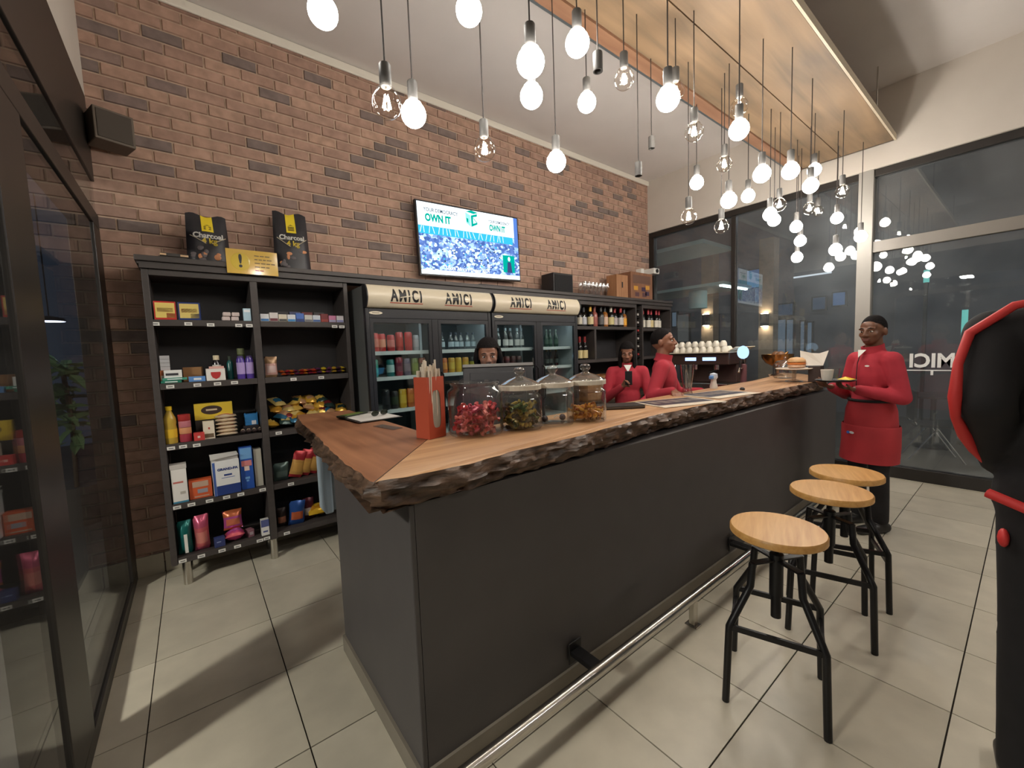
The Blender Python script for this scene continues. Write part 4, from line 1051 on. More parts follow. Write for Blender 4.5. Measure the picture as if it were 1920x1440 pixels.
for k, (a, b) in enumerate((((206, 110, 46), (226, 150, 70)), ((212, 164, 50), (224, 190, 80)), ((214, 170, 54), (220, 180, 60)), ((206, 150, 50), (210, 170, 60)), ((40, 44, 42), (170, 160, 50)), ((44, 50, 46), (190, 150, 50)))):
    can('%s can from the left on the second shelf behind the second door, %s' % (ORD[k], ('orange', 'yellow', 'bright yellow', 'amber', 'black and lemon', 'black and gold')[k]), 'cans behind the second fridge door', (1.865, 1.945, 2.02, 2.10, 2.18, 2.245)[k], YC_, FZ[1], a, b, 0.032, 0.14)
BB = [(0.029, 0.0), (0.031, 0.006), (0.031, 0.125), (0.013, 0.175), (0.012, 0.225)]
M_green = mat('green_bottle_glass', rgb(32, 58, 46), 0.12)
M_brown = mat('dark_bottle_glass', rgb(26, 24, 24), 0.12)
for k in range(6):
    small_bottle('%s white-labelled bottle from the left, third fridge door' % ORD[k], 'bottles behind the third fridge door', (2.44, 2.515, 2.60, 2.68, 2.755, 2.83)[k], YC_ + 0.02 * (k % 2), FZ[0] - 0.0, BB, (M_brown, M_clearb, M_clearb)[k % 3], ((206, 202, 196), 0.03, 0.10), ((150, 160, 160), 0.03), 0.92)
for k in range(5):
    small_bottle('%s green bottle on the top shelf of the fourth fridge door' % ORD[k], 'green bottles behind the fourth door', 3.03 + 0.075 * k, YC_ + 0.02 * (k % 2), FZ[0], BB, M_green, ((60, 84, 70), 0.04, 0.10), ((120, 130, 120), 0.02), 0.88)
for k in range(5):
    small_bottle('%s dark bottle on the second shelf of the fourth fridge door' % ORD[k], 'dark bottles behind the fourth door', 3.03 + 0.075 * k, YC_ + 0.02 * (k % 2), FZ[1], BB, M_brown, ((70, 74, 70), 0.04, 0.10), ((150, 130, 80), 0.02), 0.80)
for k in range(5):
    can('%s dark can on the second shelf of the third fridge door' % ORD[k], 'dark cans behind the third door', 2.45 + 0.08 * k, YC_, FZ[1], (90, 50, 46), (60, 50, 50), 0.032, 0.13)

# ---------------------------------------------------------------- bottle shelving right of the fridges
bs = thing('bottle_shelf', 'dark open bottle shelving to the right of the fridges', 'shelf')
X0, X1, X2, X3 = 3.62, 5.06, 5.22, 6.0
bx(X0, X0 + 0.03, YS, 3.90, 0.90, 2.16).build('side_panel', M_shelf, bs)
bx(X1, X1 + 0.03, YS, 3.90, 0.90, 2.16).build('side_panel', M_shelf, bs)
bx(X2, X2 + 0.03, YS, 3.90, 0.90, 2.16).build('side_panel', M_shelf, bs)
bx(X3 - 0.03, X3, YS, 3.90, 0.90, 2.16).build('side_panel', M_shelf, bs)
bx(X0, X3, 3.901, 3.92, 0.90, 2.16).build('back_panel', M_shelfb, bs)
bx(X0 + 0.031, X1 - 0.001, YS, 3.90, 2.11, 2.16).build('top_rail', M_shelf, bs)
bx(X2 + 0.031, X3 - 0.031, YS, 3.90, 2.11, 2.16).build('top_rail', M_shelf, bs)
bx(X0 + 0.031, X1 - 0.001, YS, 3.90, 1.795, 1.835).build('shelf_board', M_shelf, bs)
bx(X2 + 0.031, X3 - 0.031, YS, 3.90, 1.78, 1.82).build('shelf_board', M_shelf, bs)
bx(X0 + 0.031, X1 - 0.001, YS, 3.90, 1.365, 1.405).build('shelf_board', M_shelf, bs)
bx(X2 + 0.031, X3 - 0.031, YS, 3.90, 1.365, 1.405).build('shelf_board', M_shelf, bs)
bx(4.165, 4.20, YS, 3.90, 1.406, 1.794).build('divider', M_shelf, bs)
for k in range(8):
    bx(X1 + 0.031, X2 - 0.001, YS + 0.03, 3.88, 2.085 - 0.115 * k, 2.092 - 0.115 * k).build('rack_slat', M_black, bs)
bc = thing('service_counter', 'dark low service counter under the bottle shelving', 'counter', (3.60, 3.26, 0))
MB().box(0.0, 2.38, 0.03, 0.66, 0.001, 0.855).build('body', M_black, bc)
MB().box(-0.005, 2.39, 0.0, 0.66, 0.856, 0.898).build('worktop', mat('dark_worktop', rgb(72, 60, 52), 0.35, var=0.1, scale=8), bc, bevel=0.004)
WB = [(0.036, 0.0), (0.038, 0.008), (0.038, 0.155), (0.030, 0.185), (0.015, 0.21), (0.014, 0.29)]
SPB = [(0.040, 0.0), (0.042, 0.008), (0.042, 0.15), (0.034, 0.18), (0.016, 0.20), (0.015, 0.26)]
M_amber = mat('amber_spirit', rgb(150, 92, 40), 0.1)
M_rose = mat('rose_spirit', rgb(150, 86, 76), 0.15)
SPR = [((206, 198, 180), M_brown, (40, 36, 36), 0.9, 'black'), ((196, 198, 204), M_clearb, (50, 50, 54), 0.95, 'clear'), ((216, 198, 150), M_brown, (220, 170, 60), 1.0, 'gold capped'), ((160, 90, 80), M_rose, (150, 80, 70), 1.02, 'rose'),
       ((90, 88, 88), M_brown, (50, 48, 48), 1.02, 'grey labelled'), ((214, 180, 156), M_amber, (60, 60, 62), 1.04, 'pink labelled'), ((210, 196, 140), M_brown, (230, 224, 210), 1.03, 'white capped'), ((180, 170, 170), M_brown, (176, 56, 56), 1.0, 'red capped'),
       ((196, 190, 186), M_brown, (190, 60, 60), 1.02, 'scarlet capped'), ((226, 160, 40), M_amber, (80, 80, 84), 0.96, 'orange')]
for k, (lc, m, cc, s_, nm) in enumerate(SPR):
    small_bottle('%s spirit bottle, %s from the left on the upper bottle shelf' % (nm, ORD[k]), 'spirits on the upper shelf', 3.98 + 0.107 * k, 3.64 + 0.02 * (k % 2), 1.835, SPB, m, (lc, 0.03, 0.13), (cc, 0.06), s_)
for k in range(2):
    small_bottle(('left', 'right')[k] + ' of two wine bottles with pale labels on the lower bottle shelf', 'wine on the lower bottle shelf', 3.985 + 0.10 * k, 3.65, 1.405, WB, M_brown, ((222, 204, 150), 0.02, 0.12), ((150, 50, 50), 0.07), 1.03)
small_bottle('lone bottle with a white label right of the divider on the lower bottle shelf', 'wine on the lower bottle shelf', 4.27, 3.66, 1.405, WB, M_brown, ((206, 200, 200), 0.02, 0.13), ((60, 56, 56), 0.07), 0.9)
for k in range(6):
    small_bottle('%s red-capped wine bottle from the left on the right bottle shelf' % ORD[k], 'wine bottles on the right shelf', 5.30 + 0.105 * k, 3.64 + 0.02 * (k % 2), 1.82, WB, M_brown, ((220, 214, 200) if k % 3 else (226, 206, 150), 0.02, 0.13), ((184, 60, 70), 0.07), 0.97)
for k in range(6):
    t = thing('wine_bottle', '%s bottle from the top lying in the narrow wine rack' % ORD[k], 'bottle', (5.155, 3.86, 2.092 - 0.115 * (k + 1) + 0.040), 0, 'bottles lying in the wine rack')
    R = Matrix.Rotation(PI / 2, 4, 'X')
    kid('glass', MB().lathe([(0.034, 0.0), (0.036, 0.008), (0.036, 0.17), (0.014, 0.22), (0.0135, 0.285)], 14, 0, R).mesh('glass', M_brown, 40), t)
    kid('cap', MB().lathe([(0.0155, 0.245), (0.0155, 0.290), (0.001, 0.291)], 12, 0, R).mesh('cap', c8(*((196, 190, 184), (170, 60, 60))[k in (2, 5)], rough=0.3), 40), t)
# basket and glasses below
bk = thing('bread_basket', 'tan wooden crate behind the seated woman on the service counter', 'crate', (4.02, 3.45, 0.899))
MB().box(-0.26, 0.26, -0.12, 0.12, 0, 0.02).build('base', wood('crate_wood', rgb(140, 96, 60), rgb(176, 130, 86), 0.6), bk)
for k in range(3):
    MB().box(-0.27, 0.27, -0.135, -0.121, 0.02 + 0.10 * k, 0.105 + 0.10 * k).build('slat', wood('crate_wood', rgb(140, 96, 60), rgb(176, 130, 86), 0.6), bk)
    MB().box(-0.27, 0.27, 0.121, 0.135, 0.02 + 0.10 * k, 0.105 + 0.10 * k).build('slat', wood('crate_wood', rgb(140, 96, 60), rgb(176, 130, 86), 0.6), bk)
for sx in (-0.27, 0.258):
    MB().box(sx, sx + 0.012, -0.12, 0.12, 0.02, 0.31).build('end_board', wood('crate_wood', rgb(140, 96, 60), rgb(176, 130, 86), 0.6), bk)

# ---------------------------------------------------------------- on top of the cornice
tv = thing('television', 'wall television showing an election results hall with white banner', 'television', (2.525, 3.84, 2.735))
tv.rotation_euler = (0, math.radians(-1.6), 0)
W2, H2 = 0.655, 0.372
MB().box(-W2, W2, 0.0, 0.045, -H2, H2).build('casing', M_fblack, tv, bevel=0.004)
MB().box(-0.12, 0.12, 0.045, 0.09, -0.12, 0.12).build('wall_mount', M_fblack, tv)
sm = bpy.data.materials.new('screen_picture'); sm.use_nodes = True
nt = sm.node_tree; nt.nodes.remove(nt.nodes['Principled BSDF'])
em = nt.nodes.new('ShaderNodeEmission'); em.inputs[1].default_value = 1.7
tc = nt.nodes.new('ShaderNodeTexCoord'); vo = nt.nodes.new('ShaderNodeTexVoronoi'); vo.inputs['Scale'].default_value = 30
mp = nt.nodes.new('ShaderNodeMapping'); mp.inputs['Scale'].default_value = (1, 1, 1.3)
nt.links.new(tc.outputs['Object'], mp.inputs[0]); nt.links.new(mp.outputs[0], vo.inputs['Vector'])
cr = nt.nodes.new('ShaderNodeValToRGB'); e = cr.color_ramp.elements
e[0].position, e[0].color = 0.0, rgb(64, 90, 152); e[1].position, e[1].color = 1.0, rgb(210, 230, 250)
for q, c in ((0.35, rgb(86, 114, 178)), (0.6, rgb(120, 154, 208)), (0.8, rgb(172, 206, 234))): k = e.new(q); k.color = c
sp = nt.nodes.new('ShaderNodeSeparateColor'); nt.links.new(vo.outputs['Color'], sp.inputs[0]); nt.links.new(sp.outputs[0], cr.inputs[0])
nt.links.new(cr.outputs[0], em.inputs[0]); nt.links.new(em.outputs[0], nt.nodes['Material Output'].inputs[0])
E_ = lambda n, c, s=1.7: emit('screen_' + n, rgb(*c), s)
scr = MB()
def sq(x0, x1, z0, z1, mi, y=-0.0015): scr.quad((x0, y, z0), (x1, y, z0), (x1, y, z1), (x0, y, z1), mi)
sq(-0.64, 0.64, -0.355, 0.355, 0)
sq(-0.64, 0.585, 0.125, 0.355, 1, -0.002)
sq(-0.64, 0.56, 0.045, 0.124, 2, -0.002)
sq(0.585, 0.64, 0.02, 0.355, 5, -0.0018)
sq(-0.64, 0.64, -0.355, -0.31, 1, -0.002)
sq(0.40, 0.57, -0.28, -0.085, 3, -0.0025)
scr.text('YOUR DEMOCRACY', 0.052, 4, T(-0.37, -0.0025, 0.285), 0.0005, 0.0002, fit=0.40)
scr.text('OWN IT', 0.10, 3, T(-0.41, -0.0025, 0.205), 0.005, 0.0002, fit=0.30)
scr.text('YOUR DEMOCRACY', 0.045, 4, T(0.375, -0.0025, 0.27), 0.0005, 0.0002, fit=0.30)
scr.text('OWN IT', 0.09, 3, T(0.345, -0.0025, 0.20), 0.004, 0.0002, fit=0.225)
scr.text('South Africa\'s choice 2024', 0.055, 1, T(-0.08, -0.003, -0.285), 0.001, 0.0002, fit=0.56)
# ballot-box mark
for poly, c in ((((-0.07, 0.335), (0.03, 0.32), (0.09, 0.34), (-0.0, 0.355)), 3), (((-0.075, 0.325), (-0.012, 0.30), (-0.012, 0.18), (-0.07, 0.215)), 6), (((-0.065, 0.27), (-0.04, 0.26), (-0.04, 0.215), (-0.063, 0.23)), 3),
                (((-0.005, 0.30), (0.075, 0.325), (0.075, 0.215), (-0.005, 0.18)), 3), (((0.02, 0.285), (0.075, 0.30), (0.075, 0.235), (0.02, 0.215)), 1)):
    scr.add([(x, -0.0026 - 0.0003 * (c in (1, 3)), z) for x, z in poly], [(0, 1, 2, 3)], c)
# interpreter inset
scr.lathe([(1, 0), (0.9, 0.0002)], 14, 1, T(0.49, -0.0029, -0.125) @ Matrix.Rotation(PI / 2, 4, 'X') @ Matrix.Diagonal((0.018, 0.026, 1, 1)))
scr.add([(0.455, -0.0028, -0.28), (0.53, -0.0028, -0.28), (0.515, -0.0028, -0.16), (0.465, -0.0028, -0.16)], [(0, 1, 2, 3)], 7)
rr = random.Random(3)
for k in range(150):
    x, z = rr.uniform(-0.62, 0.38), rr.uniform(-0.27, 0.03)
    s = rr.uniform(0.004, 0.011)
    sq(x - s, x + s, z - s * 0.8, z + s * 0.8, 1 if rr.random() < 0.6 else (2 if rr.random() < 0.5 else 4), -0.0022)
for k in range(22):
    x = -0.62 + 0.05 * k + rr.uniform(-0.01, 0.01); scr.bar((x, -0.0023, 0.055), (x + rr.uniform(-0.03, 0.03), -0.0023, 0.12), 0.0004, 0.006, 1)
so = scr.build('screen', [sm, E_('white', (240, 250, 255), 1.6), E_('cyan', (60, 190, 226), 1.3), E_('teal', (0, 176, 160), 1.2), E_('dark', (60, 90, 110), 0.8), E_('blue', (90, 130, 210), 1.3), E_('pale_teal', (150, 230, 220), 1.4), E_('violet', (70, 80, 130), 1.0)], tv)
so['kind'] = 'stuff'
tag(MB().box(-0.45, 0.45, -0.03, 0.03, 0, 0.045).build('sound_bar', M_fblack, bevel=0.008, loc=(2.95, 3.74, 2.241)), 'slim black sound bar lying under the television', 'speaker')
bxs = thing('speaker_box', 'black box loudspeaker standing on the shelf top right of the television', 'speaker', (3.72, 3.76, 2.241))
MB().box(-0.17, 0.17, -0.11, 0.11, 0, 0.25).build('case', M_black, bxs, bevel=0.006)
MB().box(-0.15, 0.15, -0.116, -0.1105, 0.02, 0.23).build('grille', mat('speaker_cloth', rgb(28, 28, 30), 0.9, bump=0.3, scale=200), bxs)
# upside-down wine glasses and standing ones
GL = [(0.033, 0.0), (0.033, 0.003), (0.004, 0.008), (0.004, 0.075), (0.026, 0.10), (0.034, 0.14), (0.030, 0.185)]
gm = MB().lathe(GL, 14, cap=False).mesh('wine_glass', pane('wine_glass', (0.92, 0.92, 0.92, 1), 1.5, 0.04, gain=3.0, add=0.16), 60)
for k in range(14):
    o = bpy.data.objects.new('wine_glass', gm); COL.objects.link(o)
    o.location = (4.12 + 0.075 * (k % 7) + 0.03 * (k // 7), 3.66 + 0.10 * (k // 7), 2.241)
    tag(o, '%s wine glass from the left in the %s row on the shelf top' % (ORD[k % 7], ('front', 'back')[k // 7]), 'wine glass', 'wine glasses on the shelf top')
wbx = thing('wine_box', 'upright wooden wine box with a slot, beside the wine glasses', 'box', (4.93, 3.76, 2.241))
MB().box(-0.13, 0.13, -0.09, 0.09, 0, 0.34).build('box', wood('box_wood', rgb(150, 104, 70), rgb(182, 134, 96), 0.6, axis=2), wbx, bevel=0.002)
MB().box(-0.014, 0.014, -0.0912, -0.0895, 0.16, 0.24).build('slot', M_darktxt, wbx)
pb = thing('printed_crate', 'brown printed carton with gold and purple pictures at the shelf end', 'box', (5.36, 3.76, 2.241))
MB().box(-0.27, 0.27, -0.12, 0.12, 0, 0.40).build('box', wood('box_wood2', rgb(124, 84, 60), rgb(150, 104, 78), 0.6, axis=2), pb, bevel=0.002)
pm = MB().box(-0.22, 0.22, -0.1215, -0.1195, 0.24, 0.36, 0)
for k, (u, v, c) in enumerate(((-0.15, 0.17, 1), (0.04, 0.16, 2), (0.14, 0.19, 1), (-0.12, 0.08, 3), (0.06, 0.08, 3), (0.13, 0.10, 2))): pm.box(u - 0.05, u + 0.05, -0.1215, -0.1195, v - 0.03, v + 0.03, c)
pm.build('print', [c8(110, 80, 66), c8(206, 150, 60), c8(70, 50, 74), c8(96, 66, 70)], pb)['kind'] = 'stuff'
cc = thing('security_camera', 'white security camera on a bracket at the end of the brick wall', 'camera', (5.74, 3.82, 2.72))
MB().box(-0.10, -0.02, 0.02, 0.12, -0.04, 0.05).build('bracket', M_white, cc, bevel=0.004)
MB().box(-0.03, 0.12, -0.16, 0.03, -0.05, 0.035).build('body', M_white, cc, bevel=0.01)
MB().lathe([(0.03, 0), (0.03, 0.015), (0.001, 0.016)], 14, 0, T(0.045, -0.16, -0.008) @ Matrix.Rotation(PI / 2, 4, 'X')).build('lens', M_darktxt, cc)
sp_ = thing('wall_speaker', 'grey box loudspeaker high on the brick wall at the left corner', 'speaker', (-0.30, 3.80, 3.08), math.radians(20))
MB().box(-0.10, 0.10, -0.08, 0.10, -0.10, 0.10).build('case', mat('speaker_grey', rgb(96, 84, 72), 0.5), sp_, bevel=0.006)
MB().box(-0.085, 0.085, -0.086, -0.081, -0.085, 0.085).build('grille', mat('speaker_grille', rgb(70, 62, 54), 0.8), sp_)
MB().box(-0.03, 0.03, 0.10, 0.135, -0.03, 0.03).build('bracket', M_black, sp_)
# ---------------------------------------------------------------- things on the bar top
ZT = 1.1515
cl = thing('clipboard', 'clipboard with a white order sheet on the left end of the bar top', 'clipboard', (0.88, 2.63, ZT + 0.004), 0.06)
MB().box(-0.15, 0.13, -0.20, 0.19, 0, 0.004).build('board', c8(58, 50, 46), cl, bevel=0.002)
MB().box(-0.135, 0.115, -0.19, 0.175, 0.0045, 0.008).build('paper', c8(236, 232, 226), cl)
tag(MB().box(-0.10, 0.10, -0.035, 0.035, 0, 0.010, 0).box(-0.08, 0.06, -0.0355, 0.02, 0.0102, 0.0125, 1).build('order_pad', [c8(50, 60, 42), c8(110, 132, 60)], loc=(0.80, 2.72, ZT + 0.0135), bevel=0.002), 'green and black order pad lying on the clipboard paper', 'pad').rotation_euler = (0, 0, 0.5)
gl = thing('sunglasses', 'dark pair of glasses lying on the clipboard paper', 'glasses', (0.92, 2.56, ZT + 0.0135), 0.3)
for sx in (-0.034, 0.034):
    MB().lathe([(1, 0), (0.9, 0.004), (0.01, 0.008)], 14, 0, T(sx, 0, 0.018) @ Matrix.Rotation(PI / 2, 4, 'X') @ Matrix.Diagonal((0.029, 0.017, 1, 1))).build('lens', mat('dark_lens', rgb(40, 44, 34), 0.1), gl)
MB().tube([(-0.008, 0, 0.026), (0.008, 0, 0.026)], 0.002, 6).build('bridge', M_black, gl)
for sx in (-1, 1):
    MB().tube([(sx * 0.064, 0, 0.026), (sx * 0.066, 0.02, 0.026), (sx * 0.06, 0.12, 0.016), (sx * 0.058, 0.135, 0.004)], 0.0022, 6).build('temple', M_black, gl)
tag(MB().box(-0.10, 0.10, -0.03, 0.03, 0, 0.004).build('plastic_sleeve', pane('plastic_film', (0.8, 0.8, 0.8, 1), 1.5, 0.25, gain=0.8, add=0.02), loc=(0.815, 2.16, ZT + 0.001)), 'clear plastic sleeve lying left of the straw box', 'sleeve').rotation_euler = (0, 0, 1.75)
# straw box
sb = thing('straw_box', 'orange red cardboard straw dispenser full of paper straws', 'straw box', (0.868, 1.745, ZT), 0.28)
M_or = c8(190, 84, 58)
w_, d_2, h_ = 0.052, 0.045, 0.285
MB().box(-w_, w_, d_2 - 0.002, d_2, 0.0, h_).box(-w_, -w_ + 0.002, -d_2, d_2 - 0.0021, 0, h_).box(w_ - 0.002, w_, -d_2, d_2 - 0.0021, 0, h_).box(-w_ + 0.0021, w_ - 0.0021, -d_2 + 0.0021, d_2 - 0.0021, 0, 0.004).build('box', M_or, sb)
mb = MB()
ov = [(0.026 * math.copysign(abs(math.cos(a)) ** 0.5, math.cos(a)), 0.135 + 0.088 * math.copysign(abs(math.sin(a)) ** 0.6, math.sin(a))) for a in [2 * PI * k / 24 for k in range(24)]]
sqr = []
for k in range(24):
    a = 2 * PI * k / 24; c_, s_ = math.cos(a), math.sin(a)
    q = 1 / max(abs(c_), abs(s_))
    sqr.append(((w_ - 0.0022) * max(-1, min(1, c_ * q)), h_ / 2 + h_ / 2 * max(-1, min(1, s_ * q))))
vs = [(x, -d_2, z) for x, z in ov] + [(x, -d_2, z) for x, z in sqr] + [(x, -d_2 + 0.002, z) for x, z in ov] + [(x, -d_2 + 0.002, z) for x, z in sqr]
fs = []
for k in range(24):
    j = (k + 1) % 24
    fs += [(k, j, 24 + j, 24 + k), (48 + k, 48 + j, 72 + j, 72 + k), (k, j, 48 + j, 48 + k), (24 + k, 24 + j, 72 + j, 72 + k)]
mb.add(vs, fs).build('front_panel', M_or, sb)
MB().box(-0.03, 0.03, -d_2 + 0.0035, -d_2 + 0.0045, 0.04, 0.23).build('window_film', c8(172, 172, 158, rough=0.2), sb)
stm = MB().tube([(0, 0, 0), (0, 0, 0.31)], 0.0048, 8).mesh('straw', c8(226, 214, 196))
n_ = 0
for i in range(8):
    for j in range(6):
        x, y = -0.042 + 0.012 * i, -0.036 + 0.0135 * j
        n_ += 1
        o = bpy.data.objects.new('paper_straw', stm); COL.objects.link(o)
        ca, sa = math.cos(0.28), math.sin(0.28)
        up = random.uniform(0, 0.05) if random.random() < 0.6 else -0.02
        o.location = (0.868 + x * ca - y * sa, 1.745 + x * sa + y * ca, ZT + 0.004 + max(up, 0)); o.rotation_euler = (random.uniform(-0.03, 0.03), random.uniform(-0.03, 0.03), 0)
        tag(o, 'paper straw standing packed in the orange red straw box', 'straw', 'paper straws in the straw box')
# glass jars
def jar(x, y, r, h, lid, lab):
    t = thing('glass_jar', lab, 'jar', (x, y, ZT))
    prof = [(0.001, 0.006), (r * 0.86, 0.004), (r * 0.93, 0.0), (r, 0.012), (r, h * 0.84), (r * 0.97, h * 0.90), (r * 0.86, h * 0.95), (r * 0.84, h), (r * 0.90, h + 0.006), (r * 0.90, h + 0.016), (r * 0.82, h + 0.016), (r * 0.80, h), (r * 0.82, h * 0.95), (r * 0.955, h * 0.88), (r * 0.965, 0.016), (r * 0.86, 0.012), (0.001, 0.012)]
    MB().lathe(prof, 36, cap=False).build('glass', M_jar, t, smooth=60)
    if lid:
        z = h + 0.0165
        g = MB().lathe([(r * 0.86, z), (r * 0.99, z + 0.002), (r * 0.99, z + 0.020), (r * 0.90, z + 0.026), (r * 0.55, z + 0.046), (r * 0.28, z + 0.056), (r * 0.16, z + 0.062), (r * 0.15, z + 0.070), (r * 0.24, z + 0.080), (r * 0.27, z + 0.092), (r * 0.20, z + 0.104), (0.001, z + 0.108)], 30, cap=False).build('lid', pane('lid_glass', (0.9, 0.9, 0.88, 1), 1.5, 0.08, gain=2.5, add=0.10), t, smooth=60)
        MB().lathe([(r * 1.0, z - 0.003), (r * 1.005, z + 0.018), (r * 0.985, z + 0.022)], 30, cap=False).build('seal_ring', mat('seal_ring', rgb(214, 206, 190), 0.5), g)
    return t
JARS = [(1.062, 1.655, 0.133, 0.235, False), (1.290, 1.590, 0.108, 0.185, True), (1.482, 1.552, 0.108, 0.185, True), (1.678, 1.500, 0.108, 0.185, True)]
JL = ['widest open glass jar half full of pink wrapped sweets', 'lidded glass jar of green and gold wrapped sweets, beside the open jar', 'lidded glass jar holding only two dark sweets, second from right', 'rightmost lidded glass jar with a layer of amber sweets']
for (x, y, r, h, lid), lb in zip(JARS, JL): jar(x, y, r, h, lid, lb)
def sweet_mesh(col, seed):
    mb = MB()
    mb.limb((-0.010, 0, 0), (0.010, 0, 0), 0.0085, 0.0085, 7)
    for s in (-1, 1):
        mb.add([(s * 0.014, 0, 0)] + [(s * 0.030, 0.011 * math.cos(a), 0.011 * math.sin(a)) for a in [2 * PI * k / 6 for k in range(6)]], [(0, 1 + k, 1 + (k + 1) % 6) for k in range(6)])
    return mb.mesh('sweet', mat('wrap_%d_%d_%d' % col, rgb(*col), 0.3, 0.15))
def fill(ji, cols, count, top, lab, grp, big=1.0, names=()):
    x, y, r, h, lid = JARS[ji]
    ms = [sweet_mesh(c, k) for k, c in enumerate(cols)]
    rr = random.Random(ji + 5)
    per = max(5, int((r * 0.85 / (0.024 * big)) ** 2 * 1.5))
    for k in range(count):
        lay = k // per
        a = 2 * PI * ((k % per) * 0.618 + rr.random() * 0.1 + lay * 0.37)
        q = (r * 0.84 - 0.02 * big) * math.sqrt(((k % per) + 0.5) / per)
        z = 0.012 + 0.011 * big + lay * 0.0165 * big + rr.uniform(0, 0.004)
        o = bpy.data.objects.new('wrapped_sweet', ms[k % len(ms)]); COL.objects.link(o)
        o.location = (x + q * math.cos(a), y + q * math.sin(a), ZT + z + (0.02 * rr.random() if k > count - per else 0))
        o.rotation_euler = (rr.uniform(0, 6), rr.uniform(-0.6, 0.6), rr.uniform(0, 6)); o.scale = (big, big, big)
        tag(o, lab.replace('#', names[k % len(ms)]), 'sweet', grp)
fill(0, [(196, 70, 74), (208, 90, 90), (180, 60, 80), (206, 110, 100)], 105, 0.12, '# wrapped sweet among others in the widest open jar', 'pink sweets in the open jar', 1.25, ('coral red', 'light pink', 'raspberry pink', 'salmon'))
fill(1, [(150, 132, 50), (90, 104, 50), (176, 150, 70), (70, 66, 40)], 78, 0.1, '# wrapped sweet in the jar beside the open one', 'green and gold sweets in the second jar', 1.15, ('mustard', 'green', 'pale gold', 'dark olive'))
fill(3, [(204, 140, 40), (190, 120, 40), (214, 160, 60), (170, 96, 36)], 46, 0.06, '# wrapped sweet in the rightmost jar', 'amber sweets in the rightmost jar', 1.1, ('amber', 'dark amber', 'light amber', 'brown'))
for k, (dx, dy) in enumerate(((-0.045, 0.02), (0.055, -0.01))):
    t = thing('lollipop', ('left', 'right')[k] + ' dark lollipop lying in the nearly empty jar', 'sweet', (1.482 + dx, 1.552 + dy, ZT + 0.030), 0, 'lollipops in the nearly empty jar')
    MB().ball((0, 0, 0), 0.0175, 14).build('candy', c8(56, 50, 60, rough=0.2), t, smooth=180)
    MB().tube([(0.0, 0, 0), (-0.03, 0.015, 0.03 - 0.02 * k), (-0.045, 0.02, 0.05 - 0.05 * k)], 0.0024, 6).build('stick', M_white, t)
# flat things to the right
tag(MB().box(-0.15, 0.15, -0.075, 0.075, 0, 0.022, 0).box(-0.148, 0.1505, -0.0755, 0.073, 0.004, 0.018, 1).build('bill_folder', [c8(44, 38, 36), c8(90, 82, 74)], loc=(2.16, 1.655, ZT), bevel=0.004), 'black leather bill folder lying right of the jars', 'folder').rotation_euler = (0, 0, -0.55)
for k, (x, y, a) in enumerate(((2.62, 1.50, -0.30), (3.22, 1.50, -0.16))):
    t = thing('paper_menu', ('nearer', 'farther')[k] + ' printed paper menu lying on the bar ' + ('left of the beer glass', 'reaching right of the beer glass')[k], 'menu', (x, y, ZT + 0.0008 + 0.0002 * k), a, 'paper menus on the bar')
    MB().box(-0.26, 0.26, -0.17, 0.17, 0, 0.002).build('paper', c8(222, 208, 186), t)
    pm = MB().box(-0.235, 0.235, -0.08, 0.155, 0.0021, 0.0026, 0)
    for q in range(5): pm.box(-0.20 + 0.09 * q, -0.14 + 0.09 * q, 0.0, 0.10, 0.0027, 0.0030, 1)
    pm.build('print', [c8(66, 60, 70), c8(130, 118, 110)], t)['kind'] = 'stuff'
bg = thing('beer_glass', 'tall tapered empty beer glass standing behind the paper menus', 'glass', (3.12, 1.71, ZT))
MB().lathe([(0.001, 0.004), (0.040, 0.0), (0.042, 0.008), (0.034, 0.03), (0.033, 0.06), (0.046, 0.16), (0.052, 0.235), (0.048, 0.235), (0.042, 0.16), (0.029, 0.06), (0.028, 0.045), (0.001, 0.04)], 28, cap=False).build('glass', pane('beer_glass', (0.86, 0.86, 0.86, 1), 1.5, 0.05, gain=2.5, add=0.10), bg, smooth=60)
kn = tag(MB().lathe([(0.018, 0.0005), (0.020, 0.01), (0.012, 0.02), (0.001, 0.022)], 14).build('drawing_pin', M_black, loc=(3.62, 1.50, ZT)), 'small dark round cap lying on the bar beyond the menus', 'cap')
sh_ = thing('salt_mill', 'small white and blue shaker at the back edge of the bar', 'shaker', (3.63, 1.745, ZT))
MB().lathe([(0.030, 0), (0.033, 0.02), (0.024, 0.05), (0.022, 0.08)], 16).build('body', c8(220, 216, 208), sh_, smooth=40)
MB().lathe([(0.024, 0.0805), (0.034, 0.10), (0.030, 0.13), (0.001, 0.14)], 16).build('top', c8(206, 214, 226), sh_, smooth=40)
MB().box(-0.06, -0.02, -0.015, 0.015, 0.085, 0.115).build('spout', c8(90, 140, 200), sh_, bevel=0.006)
